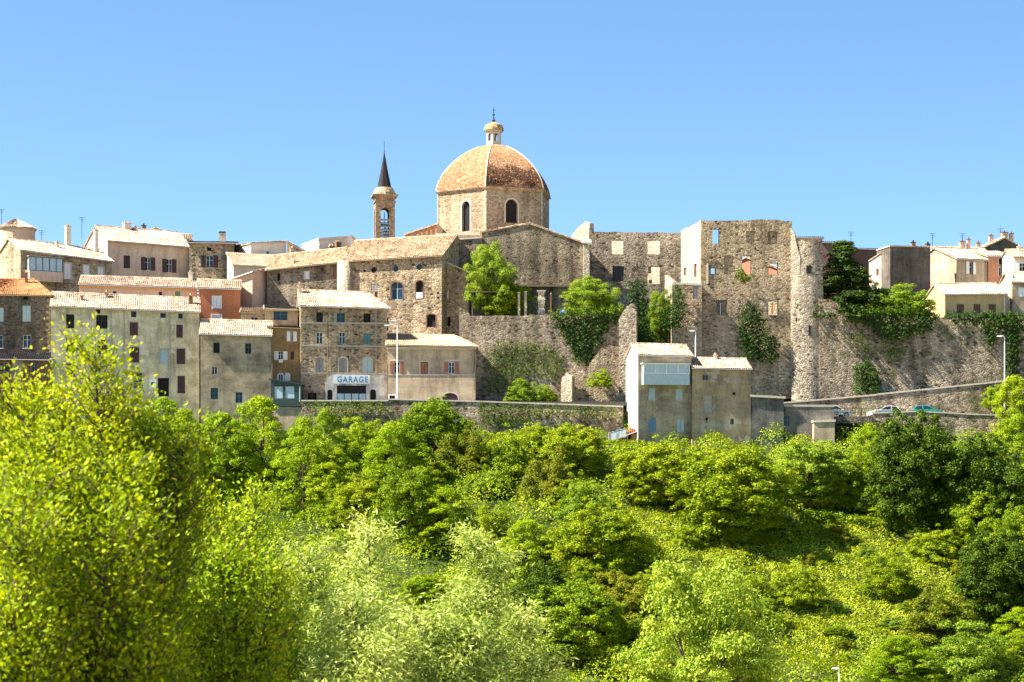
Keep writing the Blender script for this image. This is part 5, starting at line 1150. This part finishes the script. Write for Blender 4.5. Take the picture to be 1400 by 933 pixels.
T(1160, 618, 690, 55, 'shrub:yellow', 'bush', 'pale feathery bush left of the dark chestnut tree', 'bush')
T(1250, 566, 735, 106, 'dark:dark', 'chestnut_tree', 'big dark clumpy tree rising in front of the parked cars')
T(1232, 600, 700, 72, 'dark:dark', 'chestnut_tree', 'dark clumpy tree leaning left of the big dark clumpy tree')
T(1342, 598, 745, 106, 'dark:dark', 'chestnut_tree', 'broad dark tree on the right below the road wall')
T(1362, 728, 860, 99, 'dark:dark', 'chestnut_tree', 'dark clumpy tree low down near the right edge')
T(1310, 618, 700, 70, 'broad:thicket', 'tree', 'mid green tree between the two big dark trees on the right')
T(1392, 568, 670, 81, 'robinia:yellow', 'acacia_tree', 'bright yellow green tree overlapping the road at the right edge')
T(1385, 515, 600, 60, 'robinia:yellow', 'acacia_tree', 'yellow green tree in front of the far right street lamp', Y=289)
T(1282, 724, 770, 62, 'shrub:thicket', 'bush', 'rounded bush at the meadow edge before the dark trees', 'bush')
T(1340, 668, 760, 81, 'broad:thicket', 'tree', 'mid green bushy tree between the dark trees at the right')
T(1395, 690, 800, 72, 'broad:broad', 'tree', 'dark green tree cut by the right edge of the slope')
T(600, 663, 745, 99, 'robinia:robinia', 'robinia_tree', 'feathery green tree halfway down the slope left of centre')
T(668, 690, 752, 60, 'shrub:broad', 'bush', 'dark bush halfway down the slope at the centre', 'bush')
T(560, 640, 750, 81, 'broad:broad', 'tree', 'deep green tree behind the silvery willow tops')
T(818, 692, 800, 106, 'broad:broad', 'tree', 'broad tree in the middle of the slope below the russet bush')
T(795, 795, 905, 108, 'broad:thicket', 'tree', 'bright topped tree in the hollow right of the willows')
T(745, 770, 880, 81, 'dark:dark', 'tree', 'dark tree in the shade right of the willows')
T(850, 785, 850, 70, 'shrub:russet', 'bush', 'russet topped bush beside the big pale plane tree', 'bush')
T(720, 712, 790, 81, 'robinia:robinia', 'robinia_tree', 'feathery tree just above the willow on the right')
T(1280, 795, 880, 99, 'shrub:russet', 'bush', 'reddish tinged bush low on the right slope', 'bush')
T(1230, 870, 940, 90, 'robinia:robinia', 'young_tree', 'feathery young tree at the bottom edge on the right')
T(1330, 850, 940, 108, 'shrub:light', 'bush', 'light green bush in the bottom right corner', 'bush')
T(1215, 752, 815, 70, 'shrub:broad', 'bush', 'dark low bush in the lower meadow', 'bush')
T(1090, 770, 830, 60, 'shrub:thicket', 'bush', 'low mid green bush in the middle of the meadow', 'bush')
rs = random.Random(21); made = 0
while made < 85:
    a, b = rs.uniform(420, 1400), rs.uniform(640, 930)
    if inpoly(MEAD, np.array([a]), np.array([b]))[0] and rs.random() < .93: continue
    wd = rs.uniform(30, 72)*(1 if b > 700 else .8); k = rs.choice(['robinia:robinia', 'broad:thicket', 'shrub:thicket', 'shrub:russet', 'shrub:light', 'shrub:broad', 'robinia:yellow', 'broad:broad'])
    T(a, b-wd*rs.uniform(.6, 1.05), b, wd, k, 'wild_bush', 'wild bush growing in the tangled thicket on the open slope', 'bush', group='wild bushes scattered over the slope'); made += 1
rs = random.Random(5); made = 0
while made < 26:
    a, b = rs.uniform(840, 1330), rs.uniform(700, 930)
    if not inpoly(MEAD, np.array([a]), np.array([b]))[0]: continue
    wd = rs.uniform(16, 40); k = rs.choice(['shrub:thicket', 'shrub:russet', 'shrub:light', 'shrub:yellow', 'broad:thicket'])
    T(a, b-wd*rs.uniform(.4, .8), b, wd, k, 'meadow_bush', 'small bush dotted on the sunlit open meadow', 'bush', group='small bushes dotted over the meadow', single=True); made += 1
# terrace and rampart plants
T(670, 334, 432, 62, 'plane:light', 'fig_tree', 'bright leafy tree growing on the church terrace', Y=309, zb=26.3)
T(690, 385, 432, 60, 'broad:thicket', 'small_tree', 'shaded tree beside the pergola on the church terrace', Y=310, zb=26.3)
T(808, 380, 430, 68, 'plane:light', 'shrub', 'bright rounded shrub behind the ivy covered terrace wall', 'shrub', Y=308.5, zb=26.0)
T(903, 398, 452, 34, 'plane:light', 'shrub', 'bright shrub in the gap left of the ruin annex', 'shrub', Y=310.5, zb=23.5)
T(1154, 331, 432, 84, 'conifer:cedar', 'conifer_tree', 'dark conifer standing on the rampart beside the pale tower', Y=312, zb=26.2)
T(1215, 391, 436, 92, 'shrub:light', 'shrub', 'bright spreading shrub on the rampart below the blackened wall', 'shrub', Y=312, single=True, zb=26.2)
T(1250, 397, 436, 50, 'shrub:light', 'shrub', 'bright shrub left of the yellow house', 'shrub', Y=311.5, single=True, zb=26.2)
T(1185, 385, 436, 40, 'shrub:yellow', 'shrub', 'yellowish shrub at the right foot of the conifer', 'shrub', Y=312.5, single=True, zb=26.2)
T(715, 518, 552, 50, 'shrub:light', 'shrub', 'bright shrub at the foot of the terrace wall', 'shrub', Y=300, single=True, zb=14.9)
T(745, 527, 552, 34, 'shrub:yellow', 'shrub', 'small yellowish shrub right of the bright shrub under the terrace wall', 'shrub', Y=301, single=True, zb=14.9)
T(822, 505, 530, 28, 'shrub:yellow', 'shrub', 'yellow green tuft growing on the broken rocky wall', 'shrub', Y=303, single=True, zb=17.4)
T(1358, 527, 548, 26, 'shrub:yellow', 'shrub', 'small sprig of shrub against the ramp wall near the far right lamp', 'shrub', Y=299, single=True, zb=14.5)
T(1392, 522, 570, 40, 'robinia:yellow', 'small_tree', 'small yellow green tree by the ramp wall at the right edge', Y=298.5)

# ---- hedges
def hedge(p0, p1, hpx, name, label):
    n = 40; px = np.linspace(p0[0], p1[0], n); py = np.linspace(p0[1], p1[1], n); cen = []; 
    for a, b in zip(px, py):
        Y = hit(a, b); x = (a-CX)*Y/F; cen += [(x, Y+rng.normal()*.3, float(Tz(x, Y))+hpx*Y/F*k) for k in (.25, .7)]
    cen = np.array(cen); v, q = blob_leaves(cen, rng.uniform(.6, .95, len(cen)), 170, .26, up=.5)
    o0 = cen.mean(0); me = npmesh(name, v-o0, q, L['broad']); o = link(bpy.data.objects.new(name, me)); o.location = o0; tag(o, label, 'hedge')
hedge((1068, 694), (1200, 696), 14, 'hedge', 'clipped dark hedge across the top of the meadow')
hedge((1100, 712), (1212, 726), 12, 'hedge', 'second lower hedge just below the clipped dark hedge')

# ---- ivy on walls
def ivy(poly, Y, label, mat='ivy', dens=230, thick=.5, size=.21, edge=3.0, name='ivy', ragged=1.0):
    p = np.array(poly, float); lo, hi = p.min(0)-4, p.max(0)+4; area = (hi-lo).prod()*(Y/F)**2; N = int(area*dens)
    x = rng.uniform(lo[0], hi[0], N); y = rng.uniform(lo[1], hi[1], N)
    jx = x+edge*np.sin(y*.45+x*.2)+rng.normal(0, edge*.5, N); jy = y+edge*np.sin(x*.5-y*.23)+rng.normal(0, edge*.5, N)
    k = inpoly(poly, jx, jy); x, y = x[k], y[k]
    bump = .5+.5*np.sin(x*.55+np.sin(y*.3)*2)*np.sin(y*.6+np.sin(x*.25)*2)
    off = thick*(.15+.85*bump)*rng.uniform(.6, 1.1, len(x)); Z = Y-off
    c = np.stack([(x-CX)*Y/F, Z, (HY-y)*Y/F], -1)
    n = np.array([0, -1, .45])+rng.normal(size=c.shape)*.55; v, q = leaves(c, n, size)
    o0 = c.mean(0); o0[1] = Y; o = link(bpy.data.objects.new(name, npmesh(name, v-o0, q, L[mat]))); o.location = o0; tag(o, label, 'ivy'); return o
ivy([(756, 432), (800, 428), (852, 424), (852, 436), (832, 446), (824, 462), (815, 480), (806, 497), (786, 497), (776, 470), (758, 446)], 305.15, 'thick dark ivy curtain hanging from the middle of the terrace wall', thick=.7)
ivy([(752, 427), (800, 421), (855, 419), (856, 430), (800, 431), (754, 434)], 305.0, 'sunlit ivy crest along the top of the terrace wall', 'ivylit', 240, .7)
ivy([(858, 386), (880, 384), (885, 400), (884, 470), (870, 472), (862, 430)], 307.3, 'dark ivy column on the wall left of the bright gap shrub', thick=.9)
ivy([(920, 394), (932, 392), (937, 420), (930, 448), (900, 452), (905, 430), (916, 420)], 307.4, 'dark ivy hanging on the left edge of the ruin annex', thick=.8)
ivy([(884, 430), (905, 440), (925, 450), (910, 480), (875, 480), (872, 440)], 311, 'deep shaded ivy in the gap above the white flanked house', thick=.8)
ivy([(1012, 428), (1024, 412), (1040, 425), (1052, 460), (1064, 470), (1062, 496), (1040, 494), (1018, 490), (1008, 460)], 308.9, 'dark creeper climbing the tall ruin below its windows', thick=.9)
ivy([(1004, 366), (1014, 373), (1028, 378), (1026, 386), (1010, 386)], 308.9, 'small creeper clinging below a window hole of the tall ruin', 'ivylit', thick=.4)
ivy([(1146, 412), (1152, 410), (1172, 430), (1172, 446), (1158, 436)], 308.2, 'ivy tongue falling from the foot of the conifer', thick=.7)
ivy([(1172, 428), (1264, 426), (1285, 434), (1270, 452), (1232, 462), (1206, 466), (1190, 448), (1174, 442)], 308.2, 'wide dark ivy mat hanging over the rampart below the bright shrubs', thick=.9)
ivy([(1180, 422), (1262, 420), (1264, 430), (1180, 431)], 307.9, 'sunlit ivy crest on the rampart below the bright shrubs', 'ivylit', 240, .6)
ivy([(1290, 428), (1392, 428), (1392, 440), (1372, 446), (1352, 480), (1344, 446), (1310, 442), (1292, 436)], 308.2, 'dark ivy fringe on the rampart below the yellow house', thick=.7)
ivy([(1168, 500), (1184, 492), (1200, 505), (1204, 538), (1168, 540)], 308.2, 'dark ivy bush at the foot of the rampart behind the ramp wall', thick=.9)
ivy([(1210, 462), (1240, 462), (1236, 495), (1208, 492)], 308.2, 'thin green creeper patch in the middle of the rampart', 'ivylit', 50, .25)
ivy([(1160, 455), (1185, 450), (1190, 480), (1166, 480)], 308.2, 'sparse creeper patch on the rampart right of the pale tower', 'ivylit', 50, .25)
ivy([(665, 478), (690, 465), (745, 470), (772, 490), (765, 520), (720, 515), (690, 540), (660, 535)], 305.15, 'thin mossy creeper on the lower left of the terrace wall', 'ivylit', 60, .25)
ivy([(420, 551), (520, 551), (540, 566), (500, 563), (470, 575), (425, 572)], 293.3, 'ragged creeper along the top of the street wall below the garage', 'ivylit', 95, .4)
ivy([(655, 553), (845, 560), (845, 572), (760, 568), (700, 580), (660, 590)], 293.3, 'mossy creeper along the right part of the street wall', 'ivylit', 85, .35)
ivy([(1330, 430), (1400, 430), (1400, 445), (1390, 500), (1385, 540), (1376, 500), (1374, 445)], 308.2, 'dark shaded ivy down the right end of the rampart', thick=.6)
ivy([(1090, 700), (1091, 700), (1091, 701)], 300, 'x') if False else None

# ---- hillside cover: one low meadow carpet and one thicket
def cover(name, label, mat, region, N, size, bumps, hmax, yr=(228, 292), flat=.8, base=.06, brs=1.0):
    x = rng.uniform(-78, 78, N*3); y = rng.uniform(*yr, N*3); z = Tz(x, y)
    px = CX+x/y*F; py = HY-z/y*F; k = region(px, py, x, y); x, y, z = x[k][:N], y[k][:N], z[k][:N]
    b = rng.uniform(0, 1, (bumps, 4)); bx, by = -78+156*b[:, 0], yr[0]+(yr[1]-yr[0])*b[:, 1]; br = (.8+1.9*b[:, 2]**1.5)*brs; bh = hmax*(.35+.65*b[:, 3])*np.minimum(1, br/1.8)
    h = np.zeros(len(x)); gx = np.zeros(len(x)); gy = np.zeros(len(x))
    order = np.argsort(x); xs_ = x[order]
    for i in range(bumps):
        a, c = np.searchsorted(xs_, [bx[i]-br[i], bx[i]+br[i]]); id_ = order[a:c]
        d2 = ((x[id_]-bx[i])**2+(y[id_]-by[i])**2)/br[i]**2; f = np.where(d2 < 1, bh[i]*np.sqrt(np.maximum(0, 1-d2)), 0)
        up = f > h[id_]; ii = id_[up]; h[ii] = f[up]; gx[ii] = (x[ii]-bx[i])/br[i]; gy[ii] = (y[ii]-by[i])/br[i]
    hh = h*rng.uniform(.55, 1.05, len(x))+base*rng.random(len(x))*4
    c = np.stack([x, y, z+hh], -1); n = np.stack([gx*1.3, gy*1.3-.15, np.full(len(x), flat)], -1)+rng.normal(size=(len(x), 3))*.5
    v, q = leaves(c, n, size); o = link(bpy.data.objects.new(name, npmesh(name, v, q, L[mat]))); tag(o, label, None, kind='stuff')
cover('meadow_ground_cover', 'low sunlit creepers covering the open meadow', 'meadow', lambda px, py, x, y: inpoly(MEAD, px+rng.normal(0, 8, len(px)), py+rng.normal(0, 5, len(px))), 270000, .25, 3600, 1.05, brs=.6)
cover('undergrowth', 'tangled bramble thicket covering the hillside', 'thicket', lambda px, py, x, y: ~inpoly(MEAD, px, py), 380000, .28, 1900, 3.0)

# ---- foreground trees
def fg_tree(name, label, cat, x, y, top, nst, spread, leaf_, mat, shape, nshoot, per, seed, droop=0.0, lean=.25, width=1.5, h0=2.2, up=.3):
    rg = np.random.default_rng(seed); z0 = float(Tz(x, y))-.2; Ht = top-z0; tb = MB(); C, Nn, Tn = [], [], []
    for s_ in range(nst):
        a = 2*np.pi*s_/nst+rg.uniform(0, 1); hh = Ht*(1 if s_ == 0 else rg.uniform(.74, .98)); sp = 0 if s_ == 0 else spread*rg.uniform(.5, 1)
        st = np.array([[sp*np.cos(a)*t**1.3+.12*np.sin(t*9+s_), sp*np.sin(a)*t**1.3, hh*t] for t in np.linspace(0, 1, 9)]); tb.tube(st, list(np.linspace(.022*Ht*.5, .012, 9)), 7)
        for k in range(nshoot):
            t = 1-rg.random()**1.15*(1-h0/Ht); t = min(t, .995); i = t*8; j = int(min(i, 7)); p = st[j]+(st[j+1]-st[j])*(i-j)
            ang_ = rg.uniform(0, 2*np.pi); Ls = width*(1.14-t)**.5*rg.uniform(.45, 1.0)+.25
            d = np.array([np.cos(ang_), np.sin(ang_), rg.uniform(.4, 1.1)*(1-lean)+.1]); d /= np.linalg.norm(d)
            tt = np.linspace(0, 1, 6)[:, None]; pts = p+d*Ls*tt+np.array([0, 0, 1])*(up*Ls*tt**2-droop*Ls*tt**3)
            tb.tube(pts, list(np.linspace(.014, .004, 6)), 4, False)
            m_ = int(per*(Ls/width+.3)); u = rg.random(m_)**.7*5; jj = np.minimum(u.astype(int), 4); q = pts[jj]+(pts[jj+1]-pts[jj])*(u-jj)[:, None]
            q = q+rg.normal(size=q.shape)*(.075+leaf_*.6); C.append(q)
            dr = pts[jj+1]-pts[jj]; dr /= np.linalg.norm(dr, axis=-1, keepdims=True)+1e-9; Tn.append(dr*.8+np.array([0, 0, -.5*(droop > 0)]))
            Nn.append(rg.normal(size=q.shape)*.9+np.array([-.25, -.1, .75]))
    c, n, t = map(np.concatenate, (C, Nn, Tn)); v, q = leaves(c, n, leaf_, shape, t, rg)
    o = tag(empty(name, (x, y, z0)), label, cat); link(bpy.data.objects.new('crown', npmesh('crown', v, q, L[mat])), o); tb.build('trunk', M['bark'], o)
def fx(px, Y): return (px-CX)*Y/F
def fz(py, Y): return (HY-py)*Y/F
FG = [  # px, Y, top py, label
 (126, 37, 492, 'tallest bright yellow green poplar rising before the cream house', 'poplar', 1),
 (28, 36, 570, 'bright poplar cut by the left edge', 'poplar', 2),
 (198, 38, 590, 'poplar just right of the tallest one', 'poplar', 3),
 (75, 34, 615, 'poplar filling the left foreground under the tallest one', 'poplar', 4),
 (262, 42, 690, 'poplar with a rounded top below the yellowish sparse tree', 'poplar', 5),
 (345, 50, 690, 'lower poplar right of the left foreground group', 'poplar2', 6),
 (160, 33, 690, 'near poplar in the lower left foreground', 'poplar', 7),
 (300, 40, 760, 'near poplar before the willow on its left side', 'poplar2', 8),
 (10, 32, 700, 'near poplar in the bottom left corner', 'poplar', 9),
]
for px, Y, top, lab, mt, sd in FG:
    fg_tree('poplar_tree', lab, 'tree', fx(px, Y), Y, fz(top, Y), 6, .95, .084, mt, RH, 150 if sd != 1 else 190, 54, 40+sd, width=1.25, h0=2.6)
WL = [(500, 56, 728, 'silvery willow with the highest pale top', 1), (650, 58, 742, 'silvery willow on the right with a pointed top', 2), (420, 54, 765, 'silvery willow beside the poplars', 3), (572, 52, 850, 'silvery willow low between the two taller willows', 4), (705, 60, 840, 'silvery willow leaning out at the right of the group', 5), (480, 50, 830, 'near silvery willow at the bottom left of the group', 6), (640, 52, 860, 'near silvery willow at the bottom edge', 7)]
for px, Y, top, lab, sd in WL:
    fg_tree('willow_tree', lab, 'tree', fx(px, Y), Y, fz(top, Y), 5, .85, .15, 'willow', RN*np.array([1.25, 1]), 120, 70, 80+sd, droop=.5, width=1.3, h0=2.5, up=.5)
# big pale plane tree in the middle distance
T(958, 770, 980, 200, 'plane:light', 'plane_tree', 'big pale leafy tree standing at the bottom centre right', Y=150)
# ------------------------------------------------------------------ sun, sky, camera
EL, AZ = R(47), R(-10.5)                       # sun height; angle of the sun behind the facade plane, to the left
sd = Vector((-math.cos(EL)*math.cos(AZ), math.cos(EL)*math.sin(AZ), math.sin(EL)))
sun = bpy.data.lights.new('sun', 'SUN'); sun.energy = 5.0; sun.angle = R(.5); sun.color = (1, .91, .76)
so = link(bpy.data.objects.new('sun', sun)); so.rotation_euler = (-sd).to_track_quat('-Z', 'Y').to_euler(); so.location = (-60, 200, 120)
w = bpy.data.worlds.new('World'); sc.world = w; w.use_nodes = True; nt = w.node_tree; nt.nodes.clear()
sky = nt.nodes.new('ShaderNodeTexSky'); sky.sky_type = 'NISHITA'; sky.sun_disc = False; sky.sun_elevation = EL; sky.sun_rotation = math.atan2(sd.x, sd.y)
sky.altitude = 200; sky.air_density = 1.0; sky.dust_density = .5; sky.ozone_density = 5.0
bg = nt.nodes.new('ShaderNodeBackground'); bg.inputs[1].default_value = .061; ow = nt.nodes.new('ShaderNodeOutputWorld')
tcw = nt.nodes.new('ShaderNodeTexCoord'); mpw = nt.nodes.new('ShaderNodeMapping'); mpw.vector_type = 'VECTOR'; mpw.inputs['Scale'].default_value = (1, 1, 1.55)
nrm = nt.nodes.new('ShaderNodeVectorMath'); nrm.operation = 'NORMALIZE'; nt.links.new(tcw.outputs['Generated'], mpw.inputs[0]); nt.links.new(mpw.outputs[0], nrm.inputs[0]); nt.links.new(nrm.outputs[0], sky.inputs[0])
tint = nt.nodes.new('ShaderNodeMix'); tint.data_type = 'RGBA'; tint.blend_type = 'MULTIPLY'; tint.inputs[0].default_value = 1; tint.inputs[7].default_value = (.86, .97, 1.0, 1)
nt.links.new(sky.outputs[0], tint.inputs[6]); nt.links.new(tint.outputs[2], bg.inputs[0]); nt.links.new(bg.outputs[0], ow.inputs[0])
cam = bpy.data.cameras.new('camera'); cam.sensor_width = 36; cam.lens = 36*F/1400; cam.shift_y = (HY-466.5)/1400; cam.clip_start = .5; cam.clip_end = 20000
cam.dof.use_dof = True; cam.dof.focus_distance = 300; cam.dof.aperture_fstop = 3.5
co = link(bpy.data.objects.new('camera', cam)); co.rotation_euler = (R(90), 0, 0); sc.camera = co
sc.view_settings.view_transform = 'Standard'; sc.view_settings.look = 'None'; sc.view_settings.gamma = 1; sc.view_settings.exposure = 1.95
sc.view_settings.use_curve_mapping = False
sc.cycles.max_bounces = 6; sc.cycles.transparent_max_bounces = 4; sc.cycles.diffuse_bounces = 2
